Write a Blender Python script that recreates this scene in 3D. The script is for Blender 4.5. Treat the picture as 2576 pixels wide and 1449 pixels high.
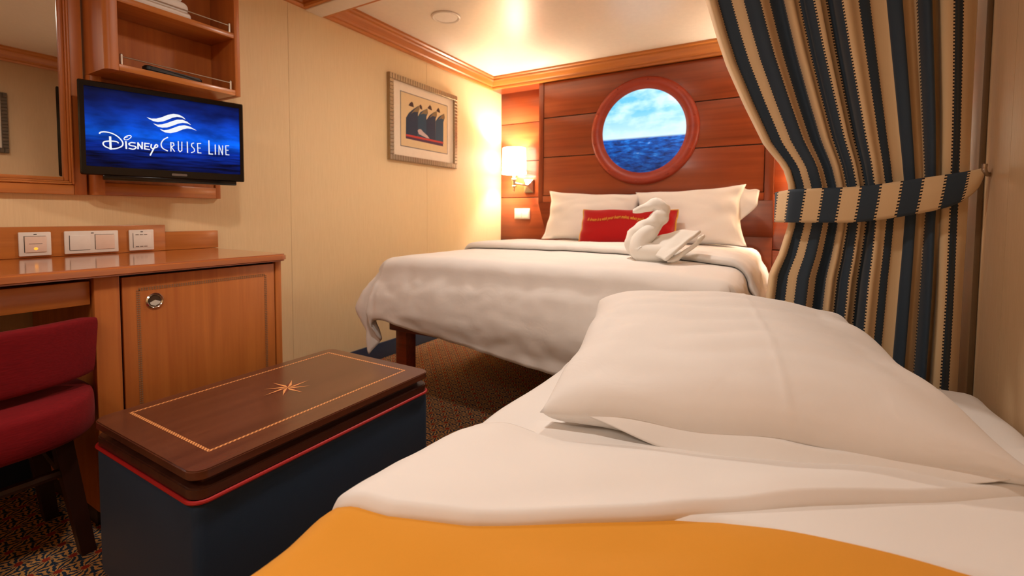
import bpy, bmesh, math, random
from mathutils import Vector, Matrix, noise
random.seed(7)
for o in list(bpy.data.objects):
    bpy.data.objects.remove(o, do_unlink=True)
C = bpy.context.scene.collection
SC = bpy.context.scene
PI = math.pi

# ------------------------------------------------------------------ camera
F_PX, CY_PX, YAW, PITCH, ROLL = 1160.6, 594.2, 0.5251074, 0.0478964, 0.0057219
cam_d = bpy.data.cameras.new('camera'); cam = bpy.data.objects.new('camera', cam_d); C.objects.link(cam)
cam_d.sensor_width = 36.0; cam_d.lens = 36.0 * F_PX / 2576.0
cam_d.shift_y = (CY_PX - 724.5) / 2576.0
cam_d.clip_start = 0.02
_f = Vector((-math.sin(YAW) * math.cos(PITCH), math.cos(YAW) * math.cos(PITCH), -math.sin(PITCH)))
_r = Vector((math.cos(YAW), math.sin(YAW), 0)); _u = _r.cross(_f)
r2 = _r * math.cos(ROLL) + _u * math.sin(ROLL); u2 = -_r * math.sin(ROLL) + _u * math.cos(ROLL)
M = Matrix((r2, u2, -_f)).transposed().to_4x4(); M.translation = Vector((0, 0, 0.95))
cam.matrix_world = M
cam_d.dof.use_dof = True; cam_d.dof.focus_distance = 1.15; cam_d.dof.aperture_fstop = 4.0
SC.camera = cam

# ------------------------------------------------------------------ world, exposure
w = bpy.data.worlds.new('world'); SC.world = w; w.use_nodes = True
w.node_tree.nodes['Background'].inputs[0].default_value = (0.02, 0.016, 0.012, 1)
w.node_tree.nodes['Background'].inputs[1].default_value = 0.2
vs = SC.view_settings
vs.view_transform = 'Standard'; vs.look = 'None'; vs.gamma = 1.0; vs.use_curve_mapping = False
vs.exposure = 0.0
WARM = (1.0, 0.89, 0.79)
P_ADDED_PANEL, P_ADDED_DOWN_B, P_ADDED_DOWN_BED, SHADE_E, P_BULB = 13.0, 10.5, 12.0, 16.0, 42.0

# ------------------------------------------------------------------ helpers
def srgb(r, g, b):
    f = lambda c: ((c / 255.0) / 12.92 if c / 255.0 <= 0.04045 else (((c / 255.0) + 0.055) / 1.055) ** 2.4)
    return (f(r), f(g), f(b), 1.0)

def wloc(p):
    v = Vector((0, 0, 0))
    while p is not None:
        v += p.location; p = p.parent
    return v

def obj(name, me, m=None, parent=None, local=False, smooth=False, angle=40):
    o = bpy.data.objects.new(name, me); C.objects.link(o)
    if m is not None:
        me.materials.clear()
        for x in (m if isinstance(m, (list, tuple)) else [m]): me.materials.append(x)
    if parent is not None:
        if not local: me.transform(Matrix.Translation(-wloc(parent)))
        o.parent = parent
    if smooth:
        for p in me.polygons: p.use_smooth = True
        me.set_sharp_from_angle(angle=math.radians(angle))
    me.update()
    return o

def thing(name, label, cat, loc=(0, 0, 0), rotz=0.0, group=None):
    o = bpy.data.objects.new(name, None); C.objects.link(o)
    o.location = loc; o.rotation_euler = (0, 0, rotz); o.empty_display_size = 0.05
    return tag(o, label, cat, group)

def tag(o, label, cat, group=None):
    o['label'] = label; o['category'] = cat
    if group: o['group'] = group
    return o

def struct(o, label=None):
    o['kind'] = 'structure'
    if label: o['label'] = label
    return o

def mesh_bm(bm, name='m'):
    bmesh.ops.recalc_face_normals(bm, faces=bm.faces[:])
    me = bpy.data.meshes.new(name); bm.to_mesh(me); bm.free(); return me

def add_box(bm, x0, x1, y0, y1, z0, z1, bev=0.0, seg=2, mat=None):
    r = bmesh.ops.create_cube(bm, size=1.0)
    vs_ = r['verts']
    for v in vs_:
        v.co = Vector((x0 + (v.co.x + .5) * (x1 - x0), y0 + (v.co.y + .5) * (y1 - y0), z0 + (v.co.z + .5) * (z1 - z0)))
    if bev > 0:
        es = list({e for v in vs_ for e in v.link_edges})
        bmesh.ops.bevel(bm, geom=es, offset=bev, segments=seg, affect='EDGES', profile=0.5)
    if mat is not None:
        pass

def box(name, x0, x1, y0, y1, z0, z1, m, parent=None, bev=0.0, seg=2, local=False):
    bm = bmesh.new(); add_box(bm, x0, x1, y0, y1, z0, z1, bev, seg)
    return obj(name, mesh_bm(bm, name), m, parent, local, smooth=bev > 0)

def grid_mesh(fn, nu, nv, name='g', uv=None, close_u=False):
    vs_, fs = [], []
    for j in range(nv + 1):
        for i in range(nu + (0 if close_u else 1)):
            vs_.append(fn(i / nu, j / nv))
    W_ = nu if close_u else nu + 1
    for j in range(nv):
        for i in range(nu):
            a = j * W_ + i; b = j * W_ + (i + 1) % W_; fs.append((a, b, b + W_, a + W_))
    me = bpy.data.meshes.new(name); me.from_pydata([tuple(v) for v in vs_], [], fs)
    if uv:
        L = me.uv_layers.new(name='UVMap')
        for p in me.polygons:
            for li in p.loop_indices:
                vi = me.loops[li].vertex_index
                L.data[li].uv = uv((vi % W_) / nu, (vi // W_) / nv)
    return me

def smooth_path(pts, n=8):
    P = [Vector(p) for p in pts]
    out = []
    for i in range(len(P) - 1):
        p0 = P[i - 1] if i > 0 else P[i] * 2 - P[i + 1]; p1 = P[i]; p2 = P[i + 1]
        p3 = P[i + 2] if i + 2 < len(P) else P[i + 1] * 2 - P[i]
        for k in range(n):
            t = k / n
            out.append(0.5 * ((2 * p1) + (-p0 + p2) * t + (2 * p0 - 5 * p1 + 4 * p2 - p3) * t * t + (-p0 + 3 * p1 - 3 * p2 + p3) * t ** 3))
    out.append(P[-1]); return out

def tube_mesh(path, rad, seg=12, cap=True, sx=1.0, name='tube', closed=False):
    P = [Vector(p) for p in path]; n = len(P)
    R_ = rad if isinstance(rad, (list, tuple)) else [rad] * n
    if len(R_) != n:
        R_ = [R_[min(len(R_) - 2, int(t))] * (1 - (t - min(len(R_) - 2, int(t)))) + R_[min(len(R_) - 2, int(t)) + 1] * (t - min(len(R_) - 2, int(t)))
              for t in [i / (n - 1) * (len(R_) - 1) for i in range(n)]]
    vs_, fs = [], []
    up = None
    for i in range(n):
        if closed: t = (P[(i + 1) % n] - P[i - 1]).normalized()
        else: t = (P[min(n - 1, i + 1)] - P[max(0, i - 1)]).normalized()
        if up is None:
            up = Vector((0, 0, 1)) if abs(t.z) < .9 else Vector((0, 1, 0))
        a = t.cross(up).normalized(); up = a.cross(t).normalized()
        for k in range(seg):
            th = 2 * PI * k / seg
            vs_.append(P[i] + (a * math.cos(th) * sx + up * math.sin(th)) * R_[i])
    m_ = n if closed else n - 1
    for i in range(m_):
        i2 = (i + 1) % n
        for k in range(seg):
            k2 = (k + 1) % seg
            fs.append((i * seg + k, i * seg + k2, i2 * seg + k2, i2 * seg + k))
    if cap and not closed:
        fs.append(tuple(range(seg - 1, -1, -1))); fs.append(tuple((n - 1) * seg + k for k in range(seg)))
    me = bpy.data.meshes.new(name); me.from_pydata([tuple(v) for v in vs_], [], fs); return me

def lathe_mesh(prof, seg=32, center=(0, 0, 0), axis='z', name='lathe'):
    c = Vector(center); vs_, fs = [], []
    for r, h in prof:
        for k in range(seg):
            th = 2 * PI * k / seg
            a, b = r * math.cos(th), r * math.sin(th)
            v = {'z': (a, b, h), 'y': (a, h, b), 'x': (h, a, b)}[axis]
            vs_.append(c + Vector(v))
    for i in range(len(prof) - 1):
        for k in range(seg):
            k2 = (k + 1) % seg
            fs.append((i * seg + k, i * seg + k2, (i + 1) * seg + k2, (i + 1) * seg + k))
    bm = bmesh.new(); V = [bm.verts.new(v) for v in vs_]
    for f in fs: bm.faces.new([V[i] for i in f])
    for i in (0, len(prof) - 1):
        if prof[i][0] > 1e-6 and prof[0] != prof[-1]:
            try: bm.faces.new(V[i * seg:(i + 1) * seg])
            except ValueError: pass
    bmesh.ops.remove_doubles(bm, verts=bm.verts[:], dist=1e-6)
    return mesh_bm(bm, name)

def poly_prism(poly, d0, d1, mp, name='prism', bev=0.0, seg=2):
    """poly: 2D outline; mp(a,b,d) -> 3D"""
    bm = bmesh.new()
    A = [bm.verts.new(mp(a, b, d0)) for a, b in poly]; B = [bm.verts.new(mp(a, b, d1)) for a, b in poly]
    bm.faces.new(A); bm.faces.new(B[::-1]); n = len(poly)
    for i in range(n): bm.faces.new((A[i], A[(i + 1) % n], B[(i + 1) % n], B[i]))
    bmesh.ops.recalc_face_normals(bm, faces=bm.faces[:])
    if bev > 0:
        es = [e for e in bm.edges if all(v in set(A) for v in e.verts) or all(v in set(B) for v in e.verts)]
        bmesh.ops.bevel(bm, geom=es, offset=bev, segments=seg, affect='EDGES')
    return mesh_bm(bm, name)

def rrect(x0, x1, y0, y1, r, n=6):
    pts = []
    for cx, cy, a0 in ((x1 - r, y1 - r, 0), (x0 + r, y1 - r, PI / 2), (x0 + r, y0 + r, PI), (x1 - r, y0 + r, 1.5 * PI)):
        for k in range(n + 1):
            a = a0 + PI / 2 * k / n; pts.append((cx + r * math.cos(a), cy + r * math.sin(a)))
    return pts

def nz(x, y, z=0.0, s=1.0): return noise.noise(Vector((x * s, y * s, z * s)))
def sstep(a, b, t):
    t = max(0.0, min(1.0, (t - a) / (b - a))); return t * t * (3 - 2 * t)
def lerp_tab(tab, x):
    if x <= tab[0][0]: return tab[0][1]
    for (a, va), (b, vb) in zip(tab, tab[1:]):
        if x <= b: return va + (vb - va) * (x - a) / (b - a)
    return tab[-1][1]

# ------------------------------------------------------------------ materials
def new_mat(name):
    m = bpy.data.materials.new(name); m.use_nodes = True
    nt = m.node_tree; b = nt.nodes['Principled BSDF']; return m, nt, b

def N(nt, t, **kw):
    n = nt.nodes.new(t)
    for k, v in kw.items(): setattr(n, k, v)
    return n

def plain(name, col, rough=0.5, metal=0.0, spec=0.5, coat=0.0):
    m, nt, b = new_mat(name)
    t = N(nt, 'ShaderNodeTexCoord'); no = N(nt, 'ShaderNodeTexNoise'); no.inputs['Scale'].default_value = 40
    mx = N(nt, 'ShaderNodeMix', data_type='RGBA'); nt.links.new(t.outputs['Object'], no.inputs['Vector'])
    mx.inputs['A'].default_value = col; mx.inputs['B'].default_value = (col[0] * .9, col[1] * .9, col[2] * .9, 1)
    nt.links.new(no.outputs['Fac'], mx.inputs['Factor']); nt.links.new(mx.outputs['Result'], b.inputs['Base Color'])
    b.inputs['Roughness'].default_value = rough; b.inputs['Metallic'].default_value = metal
    b.inputs['Specular IOR Level'].default_value = spec; b.inputs['Coat Weight'].default_value = coat
    return m

def wood(name, c1, c2, axis='y', rough=0.35, scale=1.0, coat=0.0, bump=0.02):
    m, nt, b = new_mat(name)
    t = N(nt, 'ShaderNodeTexCoord'); mp = N(nt, 'ShaderNodeMapping')
    s = {'x': (2.0, 45, 45), 'y': (45, 2.0, 45), 'z': (45, 45, 2.0)}[axis]
    mp.inputs['Scale'].default_value = [v * scale for v in s]
    nt.links.new(t.outputs['Object'], mp.inputs['Vector'])
    n1 = N(nt, 'ShaderNodeTexNoise'); n1.inputs['Scale'].default_value = 1.0; n1.inputs['Detail'].default_value = 5; n1.inputs['Distortion'].default_value = 0.6
    nt.links.new(mp.outputs[0], n1.inputs['Vector'])
    mp2 = N(nt, 'ShaderNodeMapping'); mp2.inputs['Scale'].default_value = [v * scale * .22 for v in s]
    nt.links.new(t.outputs['Object'], mp2.inputs['Vector'])
    n2 = N(nt, 'ShaderNodeTexNoise'); n2.inputs['Scale'].default_value = 1.0; n2.inputs['Detail'].default_value = 3
    nt.links.new(mp2.outputs[0], n2.inputs['Vector'])
    ad = N(nt, 'ShaderNodeMath', operation='ADD'); nt.links.new(n1.outputs['Fac'], ad.inputs[0]); nt.links.new(n2.outputs['Fac'], ad.inputs[1])
    mr = N(nt, 'ShaderNodeMapRange'); mr.inputs['From Min'].default_value = .72; mr.inputs['From Max'].default_value = 1.28
    nt.links.new(ad.outputs[0], mr.inputs['Value'])
    mx = N(nt, 'ShaderNodeMix', data_type='RGBA'); mx.inputs['A'].default_value = c1; mx.inputs['B'].default_value = c2
    nt.links.new(mr.outputs[0], mx.inputs['Factor']); nt.links.new(mx.outputs['Result'], b.inputs['Base Color'])
    b.inputs['Roughness'].default_value = rough; b.inputs['Coat Weight'].default_value = coat; b.inputs['Coat Roughness'].default_value = 0.15
    bp = N(nt, 'ShaderNodeBump'); bp.inputs['Strength'].default_value = bump; bp.inputs['Distance'].default_value = .002
    nt.links.new(n1.outputs['Fac'], bp.inputs['Height']); nt.links.new(bp.outputs[0], b.inputs['Normal'])
    return m

def cloth(name, col, rough=0.85, weave=900, bump=0.15, sheen=0.2, var=0.06, wr=0.0, wrs=6.0, stretch=(1, 1, 1)):
    m, nt, b = new_mat(name)
    t = N(nt, 'ShaderNodeTexCoord'); mp = N(nt, 'ShaderNodeMapping'); mp.inputs['Scale'].default_value = stretch
    nt.links.new(t.outputs['Object'], mp.inputs['Vector'])
    no = N(nt, 'ShaderNodeTexNoise'); no.inputs['Scale'].default_value = weave; no.inputs['Detail'].default_value = 2
    nt.links.new(mp.outputs[0], no.inputs['Vector'])
    mx = N(nt, 'ShaderNodeMix', data_type='RGBA')
    mx.inputs['A'].default_value = tuple(min(1, c * (1 + var)) for c in col[:3]) + (1,); mx.inputs['B'].default_value = tuple(c * (1 - var) for c in col[:3]) + (1,)
    nt.links.new(no.outputs['Fac'], mx.inputs['Factor']); nt.links.new(mx.outputs['Result'], b.inputs['Base Color'])
    b.inputs['Roughness'].default_value = rough; b.inputs['Sheen Weight'].default_value = sheen; b.inputs['Specular IOR Level'].default_value = .2
    bp = N(nt, 'ShaderNodeBump'); bp.inputs['Strength'].default_value = bump; bp.inputs['Distance'].default_value = .001
    nt.links.new(no.outputs['Fac'], bp.inputs['Height'])
    last = bp
    if wr > 0:
        n2 = N(nt, 'ShaderNodeTexNoise'); n2.inputs['Scale'].default_value = wrs; n2.inputs['Detail'].default_value = 3; n2.inputs['Distortion'].default_value = 1.2
        nt.links.new(t.outputs['Object'], n2.inputs['Vector'])
        b2 = N(nt, 'ShaderNodeBump'); b2.inputs['Strength'].default_value = wr; b2.inputs['Distance'].default_value = .02
        nt.links.new(n2.outputs['Fac'], b2.inputs['Height']); nt.links.new(bp.outputs[0], b2.inputs['Normal']); last = b2
    nt.links.new(last.outputs[0], b.inputs['Normal'])
    return m

def emit(name, col, strength):
    m, nt, b = new_mat(name)
    b.inputs['Base Color'].default_value = (.02, .02, .02, 1)
    b.inputs['Emission Color'].default_value = col; b.inputs['Emission Strength'].default_value = strength
    return m

MAT = {}
def wallmat(name, ca, cb):
    m, nt, b = new_mat(name)
    t = N(nt, 'ShaderNodeTexCoord'); mp = N(nt, 'ShaderNodeMapping'); mp.inputs['Scale'].default_value = (260, 260, 12)
    nt.links.new(t.outputs['Object'], mp.inputs['Vector'])
    no = N(nt, 'ShaderNodeTexNoise'); no.inputs['Scale'].default_value = 1; no.inputs['Detail'].default_value = 3
    nt.links.new(mp.outputs[0], no.inputs['Vector'])
    mx = N(nt, 'ShaderNodeMix', data_type='RGBA'); mx.inputs['A'].default_value = ca; mx.inputs['B'].default_value = cb
    nt.links.new(no.outputs['Fac'], mx.inputs['Factor']); nt.links.new(mx.outputs['Result'], b.inputs['Base Color'])
    b.inputs['Roughness'].default_value = .55; b.inputs['Specular IOR Level'].default_value = .3
    bp = N(nt, 'ShaderNodeBump'); bp.inputs['Strength'].default_value = .08; bp.inputs['Distance'].default_value = .001
    nt.links.new(no.outputs['Fac'], bp.inputs['Height']); nt.links.new(bp.outputs[0], b.inputs['Normal'])
    return m
MAT['wall'] = wallmat('wall_covering', srgb(238, 214, 170), srgb(224, 198, 152))
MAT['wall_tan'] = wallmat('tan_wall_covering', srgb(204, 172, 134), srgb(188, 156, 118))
MAT['ceiling'] = plain('ceiling_panel', srgb(236, 224, 206), rough=.3, spec=.6)
MAT['cherry_y'] = wood('cherry_wood_long', srgb(200, 124, 56), srgb(168, 96, 40), 'y', .3, coat=.25)
MAT['cherry_z'] = wood('cherry_wood_upright', srgb(196, 118, 54), srgb(170, 94, 41), 'z', .4)
MAT['cherry_x'] = wood('cherry_wood_cross', srgb(200, 124, 56), srgb(168, 96, 40), 'x', .35)
MAT['crown_y'] = wood('crown_wood_long', srgb(204, 128, 54), srgb(170, 98, 38), 'y', .35)
MAT['crown_x'] = wood('crown_wood_cross', srgb(204, 128, 54), srgb(170, 98, 38), 'x', .35)
MAT['head'] = wood('mahogany_panel', srgb(154, 73, 37), srgb(124, 53, 25), 'x', .28, scale=.7, coat=.3)
MAT['head_z'] = wood('mahogany_upright', srgb(144, 66, 33), srgb(118, 49, 22), 'z', .3, coat=.3)
MAT['dark'] = wood('dark_walnut', srgb(84, 46, 32), srgb(62, 32, 22), 'y', .32, coat=.2)
MAT['dark_plain'] = wood('dark_stained_leg', srgb(52, 24, 16), srgb(36, 16, 10), 'z', .4)
MAT['white'] = cloth('white_linen', srgb(236, 231, 226), weave=1400, bump=.05, var=.015, wr=.10, wrs=9)
MAT['white_flat'] = cloth('white_cotton', srgb(236, 231, 226), weave=1400, bump=.05, var=.015, wr=.08, wrs=5)
MAT['towel'] = cloth('white_terry', srgb(238, 234, 226), weave=700, bump=.5, var=.03)
MAT['yellow'] = cloth('golden_blanket', srgb(220, 150, 48), weave=1500, bump=.08, var=.05, wr=.10, wrs=6, sheen=.1)
MAT['red_fabric'] = cloth('crimson_chenille', srgb(116, 10, 18), weave=260, bump=.5, var=.28, stretch=(1, .15, 1), sheen=.03)
MAT['cushion'] = cloth('red_velvet', srgb(164, 8, 10), weave=900, bump=.1, var=.05)
MAT['gold'] = cloth('gold_cord', srgb(206, 150, 50), weave=500, bump=.4, var=.2)
MAT['navy_vinyl'] = cloth('navy_upholstery', srgb(38, 56, 78), rough=.45, weave=900, bump=.12, sheen=.05, var=.12)
MAT['navy_base'] = cloth('navy_carpet_base', srgb(30, 42, 70), weave=500, bump=.4, var=.2)
MAT['piping'] = plain('red_piping', srgb(170, 26, 26), .45)
MAT['metal'] = plain('brushed_nickel', srgb(190, 176, 160), .3, metal=1.0)
MAT['chrome'] = plain('polished_chrome', srgb(220, 214, 204), .14, metal=1.0)
MAT['black'] = plain('black_gloss_plastic', srgb(14, 12, 12), .14)
MAT['black_matte'] = plain('black_matte_plastic', srgb(22, 20, 20), .45)
MAT['plate'] = plain('cream_plastic', srgb(242, 234, 224), .35)
MAT['plate2'] = plain('rose_plastic', srgb(240, 214, 196), .35)
MAT['seam'] = plain('shadow_gap', srgb(30, 18, 12), .8)
MAT['white_paint'] = plain('white_enamel', srgb(232, 222, 208), .35)
MAT['void'] = plain('dark_recess', srgb(40, 22, 14), .7)

def carpet():
    m, nt, b = new_mat('patterned_carpet')
    px, py = 0.0838, 0.0868
    t = N(nt, 'ShaderNodeTexCoord'); sx = N(nt, 'ShaderNodeSeparateXYZ'); nt.links.new(t.outputs['Object'], sx.inputs[0])
    def mth(op, a, bb=None, c=None):
        n = N(nt, 'ShaderNodeMath', operation=op)
        for i, v in enumerate((a, bb, c)):
            if v is None: continue
            if isinstance(v, (int, float)): n.inputs[i].default_value = v
            else: nt.links.new(v, n.inputs[i])
        return n.outputs[0]
    n0 = N(nt, 'ShaderNodeTexNoise'); n0.inputs['Scale'].default_value = 120; nt.links.new(t.outputs['Object'], n0.inputs['Vector'])
    ns = N(nt, 'ShaderNodeSeparateColor'); nt.links.new(n0.outputs['Color'], ns.inputs[0])
    X = mth('ADD', mth('DIVIDE', mth('ADD', sx.outputs[0], 1.245), px), mth('MULTIPLY', mth('SUBTRACT', ns.outputs[0], .5), .10))
    Y = mth('ADD', mth('DIVIDE', mth('SUBTRACT', sx.outputs[1], 1.502), py), mth('MULTIPLY', mth('SUBTRACT', ns.outputs[1], .5), .10))
    def cell(ox, oy):
        u = mth('SUBTRACT', mth('FRACT', mth('ADD', X, .5 + ox)), .5); v = mth('SUBTRACT', mth('FRACT', mth('ADD', Y, .5 + oy)), .5)
        return u, v
    def dot(ox, oy, r=.105):
        u, v = cell(ox, oy)
        d = mth('SQRT', mth('ADD', mth('MULTIPLY', u, u), mth('MULTIPLY', v, v)))
        return mth('LESS_THAN', d, r), u, v, d
    d1, u1, v1, e1 = dot(0, 0); d2, u2_, v2, e2 = dot(.5, .5)
    # nearest lattice point -> leaf fans round it
    near = mth('LESS_THAN', e1, e2)
    U = mth('ADD', mth('MULTIPLY', u1, near), mth('MULTIPLY', u2_, mth('SUBTRACT', 1.0, near)))
    V = mth('ADD', mth('MULTIPLY', v1, near), mth('MULTIPLY', v2, mth('SUBTRACT', 1.0, near)))
    D = mth('MINIMUM', e1, e2)
    ang = mth('ARCTAN2', V, U)
    leaf = mth('SINE', mth('ADD', mth('MULTIPLY', ang, 11.0), mth('MULTIPLY', D, 16.0)))
    ring = mth('SINE', mth('MULTIPLY', D, 34.0))
    dark = mth('GREATER_THAN', mth('ADD', leaf, mth('MULTIPLY', ring, .55)), -.05)
    red = mth('MAXIMUM', d1, d2)
    mx = N(nt, 'ShaderNodeMix', data_type='RGBA'); mx.inputs['A'].default_value = srgb(184, 132, 76); mx.inputs['B'].default_value = srgb(38, 50, 64)
    nt.links.new(dark, mx.inputs['Factor'])
    m2 = N(nt, 'ShaderNodeMix', data_type='RGBA'); m2.inputs['B'].default_value = srgb(140, 46, 30)
    nt.links.new(mx.outputs['Result'], m2.inputs['A']); nt.links.new(red, m2.inputs['Factor'])
    fz = N(nt, 'ShaderNodeTexNoise'); fz.inputs['Scale'].default_value = 700; nt.links.new(t.outputs['Object'], fz.inputs['Vector'])
    m3 = N(nt, 'ShaderNodeMix', data_type='RGBA', blend_type='MULTIPLY'); m3.inputs['Factor'].default_value = .5
    nt.links.new(m2.outputs['Result'], m3.inputs['A']); nt.links.new(fz.outputs['Color'], m3.inputs['B'])
    hs = N(nt, 'ShaderNodeHueSaturation'); hs.inputs['Value'].default_value = 1.45; nt.links.new(m3.outputs['Result'], hs.inputs['Color'])
    nt.links.new(hs.outputs[0], b.inputs['Base Color'])
    b.inputs['Roughness'].default_value = .95; b.inputs['Specular IOR Level'].default_value = .1
    bp = N(nt, 'ShaderNodeBump'); bp.inputs['Strength'].default_value = .6; bp.inputs['Distance'].default_value = .003
    nt.links.new(fz.outputs['Fac'], bp.inputs['Height']); nt.links.new(bp.outputs[0], b.inputs['Normal'])
    return m
MAT['carpet'] = carpet()

def stripes(name, period, frac, along=112.0):
    """striped curtain cloth in UV metres: u across, v along the stripes"""
    m, nt, b = new_mat(name)
    uv = N(nt, 'ShaderNodeUVMap'); sp = N(nt, 'ShaderNodeSeparateXYZ'); nt.links.new(uv.outputs[0], sp.inputs[0])
    def mth(op, a, bb=None):
        n = N(nt, 'ShaderNodeMath', operation=op)
        for i, v in enumerate((a, bb)):
            if v is None: continue
            if isinstance(v, (int, float)): n.inputs[i].default_value = v
            else: nt.links.new(v, n.inputs[i])
        return n.outputs[0]
    f = mth('FRACT', mth('DIVIDE', sp.outputs[0], period))
    navy = mth('LESS_THAN', f, frac)
    ew = .0027 / period
    e1 = mth('LESS_THAN', mth('ABSOLUTE', mth('SUBTRACT', f, frac)), ew)
    e2 = mth('LESS_THAN', mth('ABSOLUTE', mth('SUBTRACT', mth('ABSOLUTE', mth('SUBTRACT', f, .5)), .5)), ew)
    edge = mth('MAXIMUM', e1, e2)
    dash = mth('GREATER_THAN', mth('FRACT', mth('MULTIPLY', sp.outputs[1], along)), .5)
    no = N(nt, 'ShaderNodeTexNoise'); no.inputs['Scale'].default_value = 1500; nt.links.new(uv.outputs[0], no.inputs['Vector'])
    mx = N(nt, 'ShaderNodeMix', data_type='RGBA'); mx.inputs['A'].default_value = srgb(214, 184, 142); mx.inputs['B'].default_value = srgb(44, 58, 72)
    nt.links.new(navy, mx.inputs['Factor'])
    st = N(nt, 'ShaderNodeMix', data_type='RGBA'); st.inputs['A'].default_value = srgb(26, 22, 26); st.inputs['B'].default_value = srgb(214, 184, 142)
    nt.links.new(dash, st.inputs['Factor'])
    m2 = N(nt, 'ShaderNodeMix', data_type='RGBA'); nt.links.new(edge, m2.inputs['Factor']); nt.links.new(mx.outputs['Result'], m2.inputs['A']); nt.links.new(st.outputs['Result'], m2.inputs['B'])
    nt.links.new(m2.outputs['Result'], b.inputs['Base Color'])
    b.inputs['Roughness'].default_value = .7; b.inputs['Sheen Weight'].default_value = .15; b.inputs['Specular IOR Level'].default_value = .25
    bp = N(nt, 'ShaderNodeBump'); bp.inputs['Strength'].default_value = .08; bp.inputs['Distance'].default_value = .001
    nt.links.new(no.outputs['Fac'], bp.inputs['Height']); nt.links.new(bp.outputs[0], b.inputs['Normal'])
    return m

# ------------------------------------------------------------------ room
XL, XR, YB, YF, ZC = -2.24, 0.47, 3.66, -1.7, 2.14
struct(box('floor', XL - .1, XR + .1, YF - .1, YB + .1, -.06, 0, MAT['carpet']), 'patterned carpet floor with red dots and navy leaves')
struct(box('ceiling', XL - .1, XR + .1, YF - .1, YB + .1, ZC, ZC + .06, MAT['ceiling']), 'glossy cream ceiling')

def panelled_wall(name, x0, x1, seams, inner, label, wm='wall'):
    e = bpy.data.objects.new(name, None); C.objects.link(e); struct(e, label)
    lo, hi = min(x0, x1), max(x0, x1)
    back = (lo, hi - .012) if inner > 0 else (lo + .012, hi)
    box('wall_backing', back[0], back[1], YF, YB, 0, ZC, MAT['seam'], e)
    for a, b_ in zip(seams, seams[1:]):
        if inner > 0: box('wall_panel', hi - .012, hi, a + .0008, b_ - .0008, 0, ZC, MAT[wm], e)
        else: box('wall_panel', lo, lo + .012, a + .0008, b_ - .0008, 0, ZC, MAT[wm], e)
    return e
panelled_wall('wall_left', XL - .08, XL, [YF, -.6, .46, 1.53, 2.62, YB], 1, 'cream panelled wall behind the desk')
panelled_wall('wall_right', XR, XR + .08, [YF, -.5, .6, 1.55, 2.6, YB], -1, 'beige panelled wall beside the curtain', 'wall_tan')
struct(box('wall_front', XL - .08, XR + .08, YF - .08, YF, 0, ZC, MAT['wall']), 'cream wall at the cabin entrance')
wb = bpy.data.objects.new('wall_back', None); C.objects.link(wb); struct(wb, 'mahogany panelled wall behind the bed')
box('wall_backing', XL - .08, XR + .08, YB + .012, YB + .08, 0, ZC, MAT['seam'], wb)
ZG = [0.10, .712, 1.10, 1.425, 1.765, 2.06]
for xa, xb in ((XL, -1.77), (-.04, XR)):
    for za, zb in zip(ZG, ZG[1:]):
        box('wood_panel', xa + .001, xb, YB - .004, YB + .012, za + .003, zb - .003, MAT['head'], wb, bev=.0025)
box('wood_panel', XL, XR, YB - .004, YB + .012, 0, .098, MAT['head'], wb)
box('wood_panel', -1.77, -.04, YB - .004, YB + .012, .10, 1.2, MAT['head'], wb)

struct(box('baseboard_left', XL + .0005, XL + .013, YF, YB - .01, 0, .105, MAT['navy_base'], bev=.003), 'navy skirting along the left wall')
struct(box('baseboard_right', XR - .013, XR - .0005, YF, YB - .01, 0, .105, MAT['navy_base'], bev=.003), 'navy skirting along the right wall')

# crown moulding: profile (out from wall, height) swept along straight runs
CROWN = [(0, 2.042), (.020, 2.042), (.026, 2.052), (.026, 2.062), (.034, 2.070), (.052, 2.098), (.060, 2.106), (.060, 2.118), (.070, 2.126), (.070, ZC), (0, ZC)]
def crown(name, mp, a0, a1, m, label):
    vs_, fs = [], []; n = len(CROWN)
    for k in (0, 1):
        for o_, z in CROWN:
            # mitred ends: run shortens with projection
            a = (a0[0] + a0[1] * o_) if k == 0 else (a1[0] + a1[1] * o_)
            vs_.append(mp(a, o_, z))
    for i in range(n): fs.append((i, (i + 1) % n, n + (i + 1) % n, n + i))
    fs.append(tuple(range(n))); fs.append(tuple(range(2 * n - 1, n - 1, -1)))
    me = bpy.data.meshes.new(name); me.from_pydata([tuple(v) for v in vs_], [], fs)
    bm = bmesh.new(); bm.from_mesh(me); me = mesh_bm(bm, name)
    return struct(obj(name, me, m), label)
YBM0, YBM1, YH = 1.63, 1.735, 3.49      # ceiling beam, headboard crown line
crown('trim_1', lambda a, o_, z: (XL + o_, a, z), (YBM1, 1), (YH, -1), MAT['crown_y'], 'wooden crown moulding on the left wall over the bed')
crown('trim_2', lambda a, o_, z: (a, YH - o_, z), (XL, 1), (XR, -1), MAT['crown_x'], 'wooden crown moulding over the headboard')
crown('trim_3', lambda a, o_, z: (XL + o_, a, z), (YF, 1), (YBM0, -1), MAT['crown_y'], 'wooden crown moulding on the left wall over the desk')
crown('trim_4', lambda a, o_, z: (XR - o_, a, z), (YF, 1), (YBM0, -1), MAT['crown_y'], 'wooden crown moulding on the right wall over the sofa bed')
crown('trim_5', lambda a, o_, z: (XR - o_, a, z), (YBM1, 1), (YH, -1), MAT['crown_y'], 'wooden crown moulding on the right wall past the curtain')
crown('trim_6', lambda a, o_, z: (a, YBM0 - o_, z), (XL, 1), (XR, -1), MAT['crown_x'], 'wooden crown moulding on the near side of the ceiling beam')
crown('trim_7', lambda a, o_, z: (a, YBM1 + o_, z), (XL, 1), (XR, -1), MAT['crown_x'], 'wooden crown moulding on the bed side of the ceiling beam')
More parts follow.
